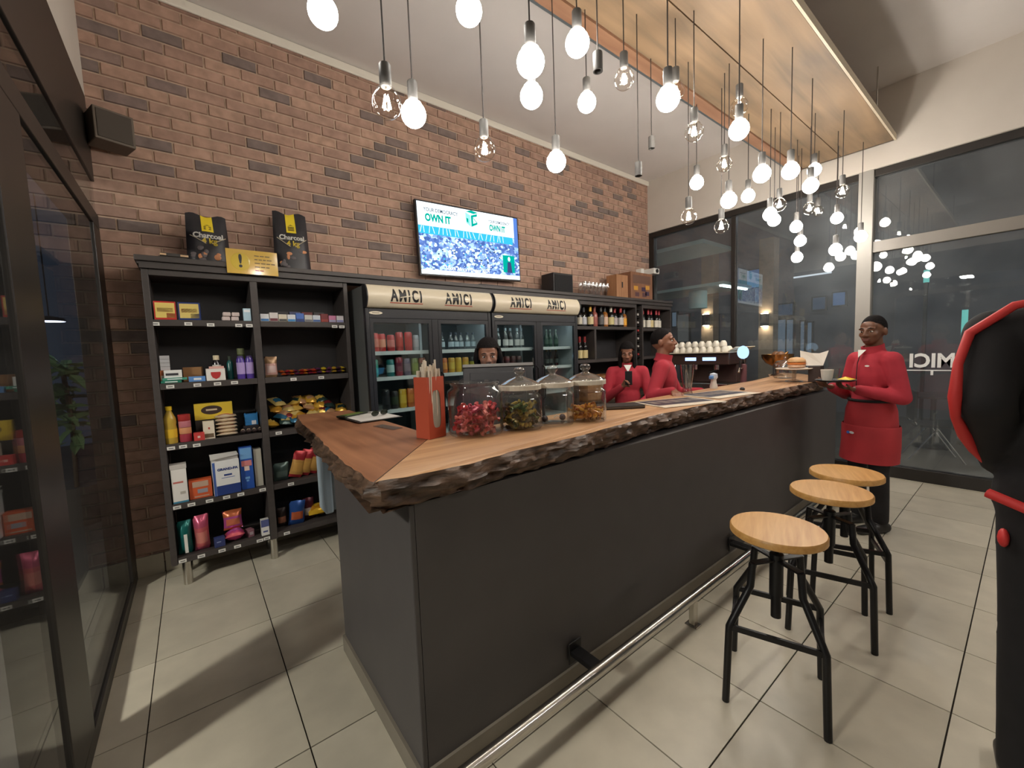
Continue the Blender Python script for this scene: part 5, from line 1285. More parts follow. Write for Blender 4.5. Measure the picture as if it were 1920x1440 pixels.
# cake stand with pastry, cups, plate
cs = thing('cake_stand', 'white cake stand near the far end of the bar', 'cake stand', (4.62, 1.44, ZT))
MB().lathe([(0.075, 0), (0.07, 0.008), (0.018, 0.02), (0.016, 0.10), (0.03, 0.115)], 24).build('foot', pane('stand_glass', (0.85, 0.84, 0.82, 1), 1.5, 0.05, gain=2.0, add=0.12), cs, smooth=50)
MB().lathe([(0.001, 0.116), (0.03, 0.1155), (0.14, 0.120), (0.155, 0.128), (0.150, 0.133), (0.001, 0.126)], 32).build('plate', c8(212, 196, 178), cs, smooth=50)
pc = thing('burger', 'orange filled bread roll on the white cake stand', 'food', (4.62, 1.42, ZT + 0.1335))
MB().lathe([(0.060, 0), (0.075, 0.012), (0.072, 0.03), (0.001, 0.032)], 20).build('bun_base', c8(206, 170, 140), pc, smooth=60)
MB().lathe([(0.074, 0.0325), (0.078, 0.045), (0.066, 0.056), (0.001, 0.058)], 20).build('filling', c8(206, 120, 56), pc, smooth=60)
MB().lathe([(0.076, 0.0585), (0.074, 0.078), (0.05, 0.098), (0.001, 0.106)], 20).build('bun_top', c8(204, 160, 110), pc, smooth=60)
nk = tag(MB().add([(-0.11, -0.012, 0.0), (0.06, -0.012, 0.0), (0.10, 0.0, 0.14), (0.03, 0.01, 0.115), (-0.03, 0.0, 0.12), (-0.12, 0.012, 0.145), (-0.11, 0.012, 0), (0.06, 0.012, 0)],
         [(0, 1, 2, 3, 4, 5), (6, 7, 2, 3, 4, 5), (0, 1, 7, 6), (0, 6, 5), (1, 7, 2)]).build('paper_napkins', c8(232, 226, 214), loc=(4.66, 1.28, ZT + 0.155)), 'fan of white paper napkins behind the filled roll', 'napkins')
nk.rotation_euler = (0.0, 0, -1.3)
nh = thing('napkin_holder', 'dark upright holder carrying the white napkins on the bar', 'holder', (4.67, 1.275, ZT))
MB().box(-0.05, 0.05, -0.05, 0.05, 0, 0.15).build('block', c8(50, 36, 32), nh, bevel=0.004)
# monitor of the till
mo = thing('till_monitor', 'black till monitor seen from behind in front of the cashier', 'monitor', (1.43, 1.975, 0.946), math.radians(-38))
q = Matrix.Rotation(math.radians(-22), 4, 'X')
MB().box(-0.225, 0.225, 0.0, 0.03, 0.22, 0.540, 0, q).box(-0.18, 0.18, -0.018, 0.0, 0.26, 0.50, 0, q).build('casing', M_fblack, mo, bevel=0.006)
MB().box(-0.228, 0.228, -0.004, 0.034, 0.541, 0.561, 0, q).build('top_edge', c8(120, 118, 116), mo)
MB().box(-0.04, 0.04, 0.0, 0.06, 0.01, 0.31, 0, q).build('neck', M_fblack, mo)
MB().box(-0.14, 0.14, -0.05, 0.18, 0.0, 0.02).build('base', M_fblack, mo, bevel=0.004)
MB().box(-0.21, 0.21, 0.0301, 0.0315, 0.24, 0.52, 0, q).build('screen', emit('till_screen', rgb(90, 170, 220), 1.5), mo)
uc = thing('under_counter', 'dark inner work shelf behind the bar carrying the till', 'counter', (1.0, 1.80, 0))
MB().box(0.0, 1.95, 0.0, 0.32, 0.90, 0.945).build('worktop', M_black, uc, bevel=0.003)
for k in range(3): MB().box(0.05 + 0.9 * k, 0.09 + 0.9 * k, 0.02, 0.30, 0.001, 0.899).build('leg_panel', M_black, uc)
# hanging pale sleeve under the return slab
hp = thing('hanging_sleeve', 'pale blue folded bag hanging under the return end of the bar', 'bag', (0.635, 2.88, 0.79))
MB().box(-0.03, 0.022, -0.12, 0.05, -0.25, 0.24).build('front_fold', c8(184, 200, 212), hp, bevel=0.012)
MB().box(0.023, 0.05, -0.10, 0.05, -0.24, 0.24).build('side_fold', c8(140, 144, 144), hp, bevel=0.01)

# ---------------------------------------------------------------- espresso machine and taps on the back counter
em_ = thing('espresso_machine', 'dark wide espresso machine with steel cup tray on the back counter', 'coffee machine', (5.08, 2.53, 0.941))
MB().box(-0.25, 0.25, -0.36, 0.36, 0.04, 0.14).build('drip_tray', M_steel, em_, bevel=0.005)
MB().box(0.0, 0.25, -0.36, 0.36, 0.1405, 0.36).build('rear_body', mat('machine_dark', rgb(70, 52, 48), 0.3), em_, bevel=0.008)
MB().box(-0.22, 0.25, -0.37, 0.37, 0.3605, 0.50).build('upper_body', mat('machine_dark', rgb(70, 52, 48), 0.3), em_, bevel=0.012)
MB().box(-0.222, -0.219, 0.02, 0.16, 0.41, 0.45).build('display', emit('machine_display', rgb(170, 200, 255), 2.0), em_)
MB().box(-0.222, -0.219, -0.22, -0.06, 0.41, 0.45).build('display', emit('machine_display', rgb(170, 200, 255), 2.0), em_)
MB().box(-0.26, 0.26, -0.39, 0.37, 0.501, 0.512).add([(-0.26, -0.37, 0.512), (0.26, -0.37, 0.512), (0.26, -0.46, 0.56), (-0.26, -0.46, 0.56), (-0.26, -0.372, 0.520), (0.26, -0.372, 0.520), (0.26, -0.455, 0.566), (-0.26, -0.455, 0.566)], [(0, 1, 2, 3), (7, 6, 5, 4), (0, 4, 5, 1), (1, 5, 6, 2), (2, 6, 7, 3), (3, 7, 4, 0)]).build('cup_tray', M_cream, em_)
for gy in (-0.18, 0.08):
    MB().lathe([(0.035, 0.30), (0.035, 0.36)], 14, 0, T(-0.12, gy, 0)).build('group_head', M_chrome, em_, smooth=40)
    MB().tube([(-0.12, gy, 0.29), (-0.30, gy, 0.27)], 0.012, 8).build('portafilter', M_black, em_)
MB().tube([(-0.20, 0.30, 0.36), (-0.24, 0.32, 0.25), (-0.22, 0.33, 0.16)], 0.006, 8).build('steam_wand', M_chrome, em_, smooth=40)
for fx in (-0.2, 0.2):
    for fy in (-0.3, 0.3): MB().lathe([(0.02, 0), (0.02, 0.04)], 10).build('foot', M_black, em_, loc=(fx, fy, 0))
cupm = MB().lathe([(0.040, 0.0), (0.041, 0.004), (0.036, 0.04), (0.022, 0.062), (0.018, 0.066), (0.001, 0.066)], 14).mesh('coffee_cup', c8(228, 222, 208), 50)
for k in range(24):
    o = bpy.data.objects.new('coffee_cup', cupm); COL.objects.link(o)
    lay = k // 16; kk = k % 16
    o.location = (5.08 - 0.19 + 0.105 * (kk // 8 if lay == 0 else kk // 8) + 0.05 * lay, 2.53 - 0.31 + 0.086 * (kk % 8) + 0.04 * lay, 0.941 + 0.5125 + 0.067 * lay)
    tag(o, '%s upturned white cup in the %s on the espresso machine' % (ORD[kk % 8], ('front row', 'second row', 'upper row')[(kk // 8) if lay == 0 else 2]), 'cup', 'upturned coffee cups')
tp = thing('beer_tap', 'beer tap column with a round glowing badge on the back counter', 'beer tap', (4.93, 2.03, 0.941))
MB().lathe([(0.05, 0), (0.05, 0.01), (0.032, 0.02), (0.032, 0.36), (0.001, 0.375)], 18).build('column', mat('tap_column', rgb(110, 70, 74), 0.3), tp, smooth=40)
MB().lathe([(0.001, -0.02), (0.068, -0.018), (0.075, 0.0), (0.068, 0.018), (0.001, 0.02)], 28, 0, T(-0.02, 0.0, 0.50) @ Matrix.Rotation(math.radians(-25), 4, 'Z') @ Matrix.Rotation(PI / 2, 4, 'Y')).build('badge', emit('tap_badge', rgb(190, 226, 255), 1.3), tp, smooth=60)
MB().tube([(0, 0, 0.36), (-0.02, 0, 0.44)], 0.012, 8).build('badge_stem', M_chrome, tp)
MB().tube([(-0.03, 0, 0.32), (-0.11, 0, 0.32), (-0.13, 0, 0.28)], 0.012, 8).build('spout', M_chrome, tp, smooth=40)
MB().tube([(-0.09, 0, 0.335), (-0.09, 0, 0.41)], 0.010, 8).build('handle', M_black, tp)
bb = thing('brass_bowl', 'round brass sauce bowl on a stem at the far corner of the bar', 'bowl', (5.42, 1.86, ZT))
MB().lathe([(0.07, 0), (0.06, 0.012), (0.018, 0.03), (0.022, 0.06), (0.016, 0.085), (0.05, 0.11), (0.12, 0.15), (0.16, 0.21), (0.165, 0.25), (0.155, 0.25), (0.14, 0.20), (0.05, 0.13), (0.001, 0.125)], 32).build('bowl', M_brass, bb, smooth=50)
MB().tube([(0.16, 0, 0.24), (0.20, -0.02, 0.25), (0.21, -0.04, 0.27)], 0.012, 8).build('lip', M_brass, bb, smooth=50)
MB().ball((-0.05, -0.05, 0.235), 0.05, 14).ball((0.04, 0.03, 0.24), 0.045, 14).build('fruit', c8(120, 84, 56), bb, smooth=180)
jr = thing('glass_dome', 'squat clear glass jar left of the cake stand at the bar end', 'jar', (5.05, 1.66, ZT))
MB().lathe([(0.001, 0.004), (0.10, 0.0), (0.11, 0.02), (0.11, 0.14), (0.085, 0.18), (0.001, 0.20)], 26, cap=False).build('glass', pane('lid_glass', (0.9, 0.9, 0.88, 1)), jr, smooth=60)
MB().ball((0, 0, 0.215), 0.016, 10).build('knob', pane('lid_glass', (0.9, 0.9, 0.88, 1)), jr, smooth=180)
# ---------------------------------------------------------------- outside, seen through the far glass
M_pave = mat('dark_paving', rgb(96, 92, 86), 0.7, var=0.15, scale=2)
struct(MB().box(XR + 0.12, 16.0, -10, 9, -0.15, -0.02).build('terrace_ground', M_pave))
struct(MB().box(-9.0, XL - 0.12, -8, 12, -0.15, -0.02).build('street_ground', M_pave))
ex = thing('shop_building', 'dark shopfront across the terrace with blue lit windows and doors', 'building', (11.0, 0, 0))
MB().box(0.06, 0.4, -9, 8.8, -0.019, 5.5).build('wall', mat('dark_facade', rgb(104, 104, 110), 0.9, var=0.12, scale=3), ex)
LIT = {'blue': (rgb(70,110,160), 0.5), 'dim': (rgb(74,96,124), 0.35), 'grey': (rgb(120,140,160), 0.4), 'white': (rgb(190,215,240), 0.9), 'dull': (rgb(110,112,112), 0.35)}
p_ = MB().box(-0.03, 0.055, 3.910, 4.481, 2.874, 3.355).build('sign_board_frame' if 'sign_board' != 'sign_board' else 'sign_mount', M_frame, ex)
MB().box(-0.04, -0.0305, 3.940, 4.451, 2.904, 3.325).build('sign_board', emit('lit_blue', *LIT['blue']), p_)
p_ = MB().box(-0.03, 0.055, 4.056, 4.294, 2.513, 2.906).build('pane_frame' if 'pane' != 'sign_board' else 'sign_mount', M_frame, ex)
MB().box(-0.04, -0.0305, 4.086, 4.264, 2.543, 2.876).build('window', emit('lit_dim', *LIT['dim']), p_)
p_ = MB().box(-0.03, 0.055, 3.438, 4.066, 2.139, 2.448).build('window_frame' if 'window' != 'sign_board' else 'sign_mount', M_frame, ex)
MB().box(-0.04, -0.0305, 3.468, 4.036, 2.169, 2.418).build('window', emit('lit_dim', *LIT['dim']), p_)
p_ = MB().box(-0.03, 0.055, 2.825, 3.109, 2.207, 2.523).build('window_frame' if 'window' != 'sign_board' else 'sign_mount', M_frame, ex)
MB().box(-0.04, -0.0305, 2.855, 3.079, 2.237, 2.493).build('window', emit('lit_dim', *LIT['dim']), p_)
p_ = MB().box(-0.03, 0.055, 2.483, 2.745, 2.260, 2.580).build('window_frame' if 'window' != 'sign_board' else 'sign_mount', M_frame, ex)
MB().box(-0.04, -0.0305, 2.513, 2.715, 2.290, 2.550).build('window', emit('lit_blue', *LIT['blue']), p_)
p_ = MB().box(-0.03, 0.055, 3.812, 3.952, 0.877, 2.111).build('door_frame' if 'door' != 'sign_board' else 'sign_mount', M_frame, ex)
MB().box(-0.04, -0.0305, 3.842, 3.922, 0.907, 2.081).build('door', emit('lit_grey', *LIT['grey']), p_)
p_ = MB().box(-0.03, 0.055, 3.578, 3.838, 0.879, 2.096).build('door_frame' if 'door' != 'sign_board' else 'sign_mount', M_frame, ex)
MB().box(-0.04, -0.0305, 3.608, 3.808, 0.909, 2.066).build('door', emit('lit_grey', *LIT['grey']), p_)
p_ = MB().box(-0.03, 0.055, 3.426, 3.605, 0.881, 2.080).build('door_frame' if 'door' != 'sign_board' else 'sign_mount', M_frame, ex)
MB().box(-0.04, -0.0305, 3.456, 3.575, 0.911, 2.050).build('door', emit('lit_grey', *LIT['grey']), p_)
p_ = MB().box(-0.03, 0.055, 3.206, 3.328, 0.908, 2.023).build('door_frame' if 'door' != 'sign_board' else 'sign_mount', M_frame, ex)
MB().box(-0.04, -0.0305, 3.236, 3.298, 0.938, 1.993).build('door', emit('lit_grey', *LIT['grey']), p_)
p_ = MB().box(-0.03, 0.055, 3.064, 3.194, 0.933, 1.988).build('door_frame' if 'door' != 'sign_board' else 'sign_mount', M_frame, ex)
MB().box(-0.04, -0.0305, 3.094, 3.164, 0.963, 1.958).build('door', emit('lit_grey', *LIT['grey']), p_)
p_ = MB().box(-0.03, 0.055, 5.148, 5.391, 1.604, 2.339).build('window_frame' if 'window' != 'sign_board' else 'sign_mount', M_frame, ex)
MB().box(-0.04, -0.0305, 5.178, 5.361, 1.634, 2.309).build('window', emit('lit_white', *LIT['white']), p_)
p_ = MB().box(-0.03, 0.055, 5.942, 6.319, 1.641, 2.448).build('window_frame' if 'window' != 'sign_board' else 'sign_mount', M_frame, ex)
MB().box(-0.04, -0.0305, 5.972, 6.289, 1.671, 2.418).build('window', emit('lit_dull', *LIT['dull']), p_)
p_ = MB().box(-0.03, 0.055, 6.307, 6.482, 2.080, 2.534).build('window_frame' if 'window' != 'sign_board' else 'sign_mount', M_frame, ex)
MB().box(-0.04, -0.0305, 6.337, 6.452, 2.110, 2.504).build('window', emit('lit_grey', *LIT['grey']), p_)
SC0 = (4.481, 2.091)
SC1 = (3.309, 1.993)
# lamp strip [10.9    3.731  2.535]
# hood [7.5   3.986 2.417]
# hoodl [7.5   4.709 2.507]
# hoodtop [7.5   3.986 2.565]
# lip r [7.5   3.532 2.454]
# soffit1 [7.    4.418 3.544]
# soffit2 [7.    3.307 3.136]
# umb [9.    0.689 1.552]
# umbL [9.    0.994 1.512]
# grn [9.    1.322 1.825]
# chair [7.5   1.022 0.419]
# bar1 [8.    1.487 2.287]
MB().tube([(-0.05, 3.45, 3.0), (-0.05, 2.75, 3.0)], 0.02, 6).build('light_strip', emit('strip_white', rgb(220, 230, 240), 1.0), ex)
for k, (yy, zz) in enumerate((SC0, SC1)):
    cz = zz
    t = thing('terrace_column', ('left', 'right')[k] + ' dark terrace column outside carrying an up-and-down wall light', 'column', (9.15, yy, -0.02))
    MB().box(-0.13, 0.13, -0.13, 0.13, 0, 3.6).build('shaft', mat('column_brick', rgb(150, 130, 110), 0.9, var=0.1, scale=12), t)
    sc = thing('wall_lamp', ('left', 'right')[k] + ' up-and-down wall lamp on its terrace column outside', 'lamp', (8.96, yy, cz))
    MB().box(-0.05, 0.055, -0.06, 0.06, -0.12, 0.12).build('housing', M_black, sc)
    MB().box(-0.04, 0.045, -0.05, 0.05, 0.121, 0.125).box(-0.04, 0.045, -0.05, 0.05, -0.125, -0.121).build('bulb_face', emit('sconce_light', (1.0, 0.86, 0.62, 1), 60), sc)
aw = thing('terrace_canopy', 'pale teal terrace canopy and duct outside the far glass', 'canopy', (7.6, 3.6, 2.55))
MB().box(-0.5, 0.6, -0.35, 1.6, 0.0, 0.05).build('roof_panel', mat('teal_metal', rgb(150, 176, 176), 0.5), aw)
MB().lathe([(0.16, -0.32), (0.16, -0.001)], 18, 0, T(0.0, 0.35, 0)).build('duct', mat('teal_metal', rgb(150, 176, 176), 0.5), aw, smooth=40)
MB().box(-0.5, 0.6, 0.0, 1.6, 0.75, 0.82).build('upper_panel', mat('teal_metal', rgb(150, 176, 176), 0.5), aw)
MB().box(-0.45, 0.55, -0.30, -0.26, -0.025, -0.002).build('lip_light', emit('canopy_light', rgb(220, 240, 240), 14), aw)
for yy in (1.5,): MB().tube([(0.3, yy, -2.56), (0.3, yy, 0.75)], 0.04, 10).build('post', M_frame, aw)
um = thing('parasol', 'pale closed-in parasol on the dark terrace at the right', 'parasol', (9.4, -0.35, -0.02))
MB().tube([(0, 0, 0), (0, 0, 2.0)], 0.03, 8).build('pole', M_frame, um)
MB().lathe([(1.05, 1.58), (0.55, 1.74), (0.02, 1.92)], 8, cap=False).build('canopy', mat('parasol_cloth', rgb(150, 156, 150), 0.9), um)
MB().lathe([(0.25, 0), (0.25, 0.06)], 16).build('base', M_frame, um)
for k, (x, y, z, lab) in enumerate(((8.6, 0.62, 1.75, 'tall'), (8.6, 1.02, 2.42, 'high'))):
    t = thing('neon_light', lab + ' teal light tube outside beyond the far glass', 'lamp', (x, y, 0))
    MB().box(-0.02, 0.02, -0.03, 0.03, z - 0.25 + 0.17 * k, z + 0.15 - 0.05 * k).build('tube', emit('teal_tube', rgb(120, 220, 210), 0.8), t)
    MB().box(-0.03, 0.03, -0.02, 0.02, -0.02, z - 0.251 + 0.17 * k).build('post', M_frame, t)
def patio_chair(x, y, rz, lab):
    t = thing('patio_chair', lab, 'chair', (x, y, -0.02), rz, 'terrace chairs outside')
    MB().box(-0.22, 0.22, -0.22, 0.22, 0.43, 0.46).build('seat', M_black, t)
    MB().box(-0.22, 0.22, 0.20, 0.23, 0.50, 0.88).build('backrest', M_black, t)
    for sx in (-0.2, 0.2):
        MB().tube([(sx, -0.24, 0.0), (sx, 0.02, 0.43)], 0.012, 8).build('leg', M_chrome, t)
        MB().tube([(sx, 0.26, 0.0), (sx, 0.0, 0.43)], 0.012, 8).build('leg', M_chrome, t)
        MB().tube([(sx, 0.2, 0.45), (sx, 0.23, 0.52)], 0.012, 8).build('back_post', M_chrome, t)
patio_chair(7.4, 0.75, 0.3, 'left terrace chair with shiny legs beyond the far glass')
patio_chair(8.0, 0.05, -0.8, 'right terrace chair with shiny legs beyond the far glass')
tb = thing('patio_table', 'dark terrace table between the two chairs outside', 'table', (8.2, 0.85, -0.02))
MB().lathe([(0.38, 0.72), (0.38, 0.745)], 24).build('tabletop', M_black, tb)
MB().lathe([(0.22, 0), (0.22, 0.02), (0.03, 0.04), (0.03, 0.72)], 16).build('pedestal', M_blacksteel, tb)
rf = thing('added_roof', 'added unseen flat roof with fill lamps for the shopfront outside', 'roof', (8.4, 1.0, 4.25))  # unseen roof and lamps, added to brighten the facade
MB().box(-2.2, 1.2, -6, 7.5, 0.06, 0.2).build('slab', M_black, rf)
for yy in (-3.0, 0.6, 4.2):
    MB().lathe([(0.10, 0.0), (0.10, 0.0595)], 16, 0, T(0.6, yy, 0)).build('fill_lamp', M_white, rf)
    MB().lathe([(0.09, -0.002), (0.001, -0.002)], 16, 0, T(0.6, yy, 0)).build('fill_lens', emit('terrace_fill', rgb(215, 228, 240), 520), rf)
for yy in (-5.5, 7.0): MB().box(-0.1, 0.1, yy - 0.1, yy + 0.1, -4.27, 0.0595).build('post', M_frame, rf)
# outside the left glass: street lamp and a leafy plant
sl = thing('street_lamp', 'cool white street lamp outside the left glass', 'lamp', (-3.6, 1.1, -0.02))
MB().tube([(0, 0, 0), (0, 0, 2.9), (0.3, 0, 3.05)], 0.04, 10).build('pole', M_frame, sl)
MB().box(0.15, 0.75, -0.12, 0.12, 3.02, 3.10).build('head', M_frame, sl)
MB().box(0.20, 0.72, -0.10, 0.10, 3.005, 3.0195).build('light_panel', emit('street_led', rgb(240, 232, 220), 900), sl)
pt = thing('outdoor_plant', 'leafy green plant standing outside the left glass', 'plant', (-1.0, 5.9, -0.02))
MB().lathe([(0.20, 0), (0.26, 0.40), (0.23, 0.40), (0.001, 0.36)], 18).build('pot', c8(90, 84, 78), pt, smooth=40)
MB().tube([(0, 0, 0.36), (0.02, 0.01, 1.0), (0.0, 0, 1.5)], 0.02, 8).build('stem', c8(80, 66, 50), pt)
lm_ = MB().add([(0, 0, 0), (0.035, 0.06, 0.015), (0.028, 0.13, 0.012), (0, 0.19, -0.02), (-0.028, 0.13, 0.012), (-0.035, 0.06, 0.015), (0, 0.09, -0.004)], [(0, 1, 6), (1, 2, 6), (2, 3, 6), (3, 4, 6), (4, 5, 6), (5, 0, 6)]).mesh('leaf', mat('leaf_green', rgb(110, 140, 96), 0.4))
for k in range(60):
    o = kid('leaf', lm_, pt)
    o.location = (random.uniform(-0.06, 0.06), random.uniform(-0.06, 0.06), random.uniform(0.8, 1.6)); o.rotation_euler = (random.uniform(-0.6, 0.9), random.uniform(-0.4, 0.4), random.uniform(0, 6.28)); o.scale = (1.3, 1.3, 1.3)
gl_ = thing('ground_light', 'small bright disc lamp outside the left glass', 'lamp', (-1.05, 5.9, 2.0))
MB().lathe([(0.12, 0), (0.10, 0.03), (0.02, 0.05), (0.001, 0.05)], 18).build('shade', M_black, gl_)
MB().lathe([(0.11, -0.004), (0.001, -0.004)], 18).build('diffuser', emit('disc_light', rgb(220, 226, 255), 8), gl_)
MB().tube([(0, 0, 0.05), (0, 0, 1.2)], 0.006, 6).build('cord', M_cord, gl_)
# ---------------------------------------------------------------- people
def skin(name, c): return mat(name, rgb(*c), 0.5, var=0.06, scale=8)
M_skin = skin('skin_dark', (112, 74, 54)); M_skin2 = skin('skin_brown', (138, 92, 70))
M_hair = mat('black_hair', rgb(22, 18, 18), 0.85, bump=0.5, scale=90, spec=0.15)
M_red = mat('red_fleece', rgb(172, 44, 58), 0.85, var=0.10, scale=9, bump=0.55)
M_apr = mat('red_apron', rgb(164, 40, 46), 0.8, var=0.10, scale=6, bump=0.5)
M_blackcl = mat('black_cloth', rgb(26, 24, 26), 0.85, var=0.15, scale=20, bump=0.1)
M_eye = c8(214, 206, 196, rough=0.2); M_iris = c8(30, 20, 16, rough=0.15); M_lip = skin('lips', (112, 62, 54))
V = Vector
def hand(mb, Wp, d, nrm, s):
    d = d.normalized(); nrm = (nrm - d * nrm.dot(d)).normalized(); u = d.cross(nrm) * s
    for k, off in enumerate((-0.030, -0.010, 0.010, 0.030)):
        a = Wp + u * off * 0.5; b = Wp + d * (0.085 - 0.004 * abs(k - 1.3)) + u * off
        mb.limb(a, b, 0.013, 0.011, 8)
        L = (0.034, 0.042, 0.046, 0.040)[k]
        d1 = (d * 0.85 + nrm * 0.52); d2 = (d * 0.30 + nrm * 0.95)
        p = b + d1 * L; q = p + d2 * L * 0.75
        mb.limb(b, p, 0.010, 0.0085, 8); mb.limb(p, q, 0.0085, 0.007, 8)
    t0 = Wp + d * 0.03 + u * 0.022; t1 = t0 + u * 0.030 + d * 0.030 + nrm * 0.012; t2 = t1 + d * 0.030 + nrm * 0.016 + u * 0.004
    mb.limb(t0, t1, 0.013, 0.010, 8); mb.limb(t1, t2, 0.010, 0.008, 8)
def head_prims(mb, M):
    mb.ball((0, -0.012, 1.625), (0.076, 0.094, 0.100), 20, 0, M)
    mb.ball((0, 0.030, 1.575), (0.062, 0.066, 0.085), 18, 0, M)
    mb.ball((0, 0.052, 1.528), (0.040, 0.040, 0.034), 14, 0, M)
    mb.ball((0, 0.060, 1.640), (0.056, 0.030, 0.040), 14, 0, M)
    for s in (-1, 1):
        mb.ball((s * 0.040, 0.060, 1.575), (0.024, 0.026, 0.024), 10, 0, M)
        mb.limb((s * 0.014, 0.093, 1.617), (s * 0.050, 0.080, 1.618), 0.009, 0.008, 8, 0, M)
        mb.ball((s * 0.078, -0.010, 1.590), (0.012, 0.020, 0.032), 10, 0, M)
        mb.ball((s * 0.014, 0.106, 1.565), (0.011, 0.012, 0.010), 8, 0, M)
    mb.limb((0, 0.094, 1.612), (0, 0.112, 1.570), 0.009, 0.014, 10, 0, M)
    mb.limb((-0.018, 0.090, 1.541), (0.018, 0.090, 1.541), 0.010, 0.010, 8, 0, M)
    mb.limb((-0.014, 0.090, 1.529), (0.014, 0.090, 1.529), 0.010, 0.010, 8, 0, M)
def person(label, loc, rz, H, arms, look=(0, 0), sk=None, cloth=None, hair='short', tro=None, palm=V((0, 0, 1)), collar=True, broad=1.0, legs=None):
    t = thing('person', label, 'person', loc, rz)
    k = H / 1.72
    S = Matrix.Scale(k, 4)
    HM = S @ Matrix.Translation((0, 0, 1.50)) @ Matrix.Rotation(math.radians(look[0]), 4, 'Z') @ Matrix.Rotation(math.radians(look[1]), 4, 'X') @ Matrix.Translation((0, 0, -1.50))
    sk = sk or M_skin; cloth = cloth or M_red
    sx = 0.165 * broad
    b = MB()
    head_prims(b, HM)
    b.limb((0, -0.018, 1.40), (0, -0.006, 1.54), 0.060, 0.054, 14, 0, S)
    def torso(mb, g, mi=0):
        mb.ball((0, 0.0, 1.25), (0.150 * broad + g, 0.100 + g, 0.21), 20, mi, S)
        mb.limb((-sx + 0.03, -0.01, 1.375), (sx - 0.03, -0.01, 1.375), 0.055 + g, 0.055 + g, 14, mi, S)
        mb.limb((0, -0.012, 1.36), (0, -0.012, 1.42), 0.085 + g, 0.060 + g, 14, mi, S)
        mb.ball((0, 0.008, 1.05), (0.142 * broad + g, 0.100 + g, 0.20), 20, mi, S)
        mb.ball((0, 0.0, 0.93), (0.160 * broad + g, 0.112 + g, 0.13), 20, mi, S)
    torso(b, -0.012)
    LG = legs or [((s * 0.088, 0, 0.90), (s * 0.098, 0.012, 0.49), (s * 0.10, -0.012, 0.08)) for s in (-1, 1)]
    for h, kn, an in LG:
        b.limb(h, kn, 0.082, 0.052, 14, 0, S); b.limb(kn, an, 0.053, 0.036, 14, 0, S)
        b.limb((an[0], an[1] - 0.02, 0.045), (an[0] * 1.1, an[1] + 0.16, 0.032), 0.036, 0.028, 10, 0, S)
    for s, (el, wr, hd, pn) in zip((-1, 1), arms):
        sh = V((s * (sx + 0.012), -0.01, 1.375)); el = V(el); wr = V(wr)
        b.limb(sh, el, 0.050, 0.038, 12, 0, S); b.limb(el, wr, 0.039, 0.027, 12, 0, S)
        hb = MB(); hand(hb, wr + V(hd).normalized() * 0.012, V(hd), V(pn), s)
        b.add([S @ V(v) for v in hb.v], hb.f)
    body = b.build('body', sk, t, remesh=0.0062)
    # eyes, brows, mouth
    for s in (-1, 1):
        e = MB().ball((s * 0.0305, 0.0815, 1.598), (0.0125, 0.0085, 0.0066), 12, 0, HM).build('eye', M_eye, t, smooth=180)
        MB().ball((s * 0.0305, 0.0888, 1.598), (0.0056, 0.0022, 0.0060), 10, 0, HM).build('iris', M_iris, e, smooth=180)
        MB().tube([(s * 0.012, 0.0965, 1.620), (s * 0.030, 0.0955, 1.626), (s * 0.050, 0.084, 1.620)], [0.003, 0.0038, 0.002], 6, 0, HM).build('eyebrow', M_hair, t)
    MB().limb((-0.020, 0.094, 1.5405), (0.020, 0.094, 1.5405), 0.0068, 0.0068, 8, 0, HM).limb((-0.016, 0.094, 1.530), (0.016, 0.094, 1.530), 0.0075, 0.0075, 8, 0, HM).build('lips', M_lip, t, remesh=0.003)
    # hair
    hm = MB()
    def cap_shell(mb, g, ylim, zlim):
        n, m = 26, 12
        vs, fs = [], []
        for j in range(m + 1):
            p = (PI * 0.62) * j / m
            for i in range(n):
                a = 2 * PI * i / n
                front = math.sin(a)
                pp = p * (1 - 0.38 * min(1, max(0, (front + 0.25) / 0.85)))
                vs.append(((0.076 + g) * math.sin(pp) * math.cos(a), -0.012 + (0.094 + g) * math.sin(pp) * front, 1.625 + (0.100 + g) * math.cos(pp)))
        for j in range(m):
            for i in range(n):
                q = (i + 1) % n
                fs.append((j * n + i, j * n + q, (j + 1) * n + q, (j + 1) * n + i))
        mb.add(vs, fs, 0, HM)
    cap_shell(hm, 0.0022 if hair == 'short' else 0.014, 0, 0)
    if hair == 'braids':
        rr = random.Random(5)
        for q in range(26):
            a = math.radians(150 + 240 * q / 25) if False else math.radians(-35 + 250 * q / 25 + 180 - 0)
            x, y = 0.085 * math.cos(a), -0.015 + 0.095 * math.sin(a)
            if y > 0.055: continue
            z0 = 1.63; L = rr.uniform(0.36, 0.46)
            hm.tube([(x * 0.9, y * 0.9, z0), (x * 1.05, y * 1.02, z0 - 0.08), (x * 1.12, y * 1.0 + 0.01, z0 - 0.2), (x * 1.25, y * 0.9 + 0.05, z0 - L)], [0.016, 0.016, 0.014, 0.008], 7, 0, HM)
    if hair == 'bob':
        for q in range(22):
            a = math.radians(170 + 200 * q / 21)
            x, y = 0.086 * math.cos(a), -0.01 + 0.098 * math.sin(a)
            hm.tube([(x * 0.9, y * 0.9, 1.65), (x * 1.08, y * 1.05, 1.58), (x * 1.02, y * 1.0, 1.50)], [0.018, 0.020, 0.012], 7, 0, HM)
        hm.ball((0, -0.10, 1.60), (0.07, 0.045, 0.07), 12, 0, HM)
    hm.build('hair', M_hair, t, smooth=180)
    # jacket
    j = MB()
    torso(j, 0.012)
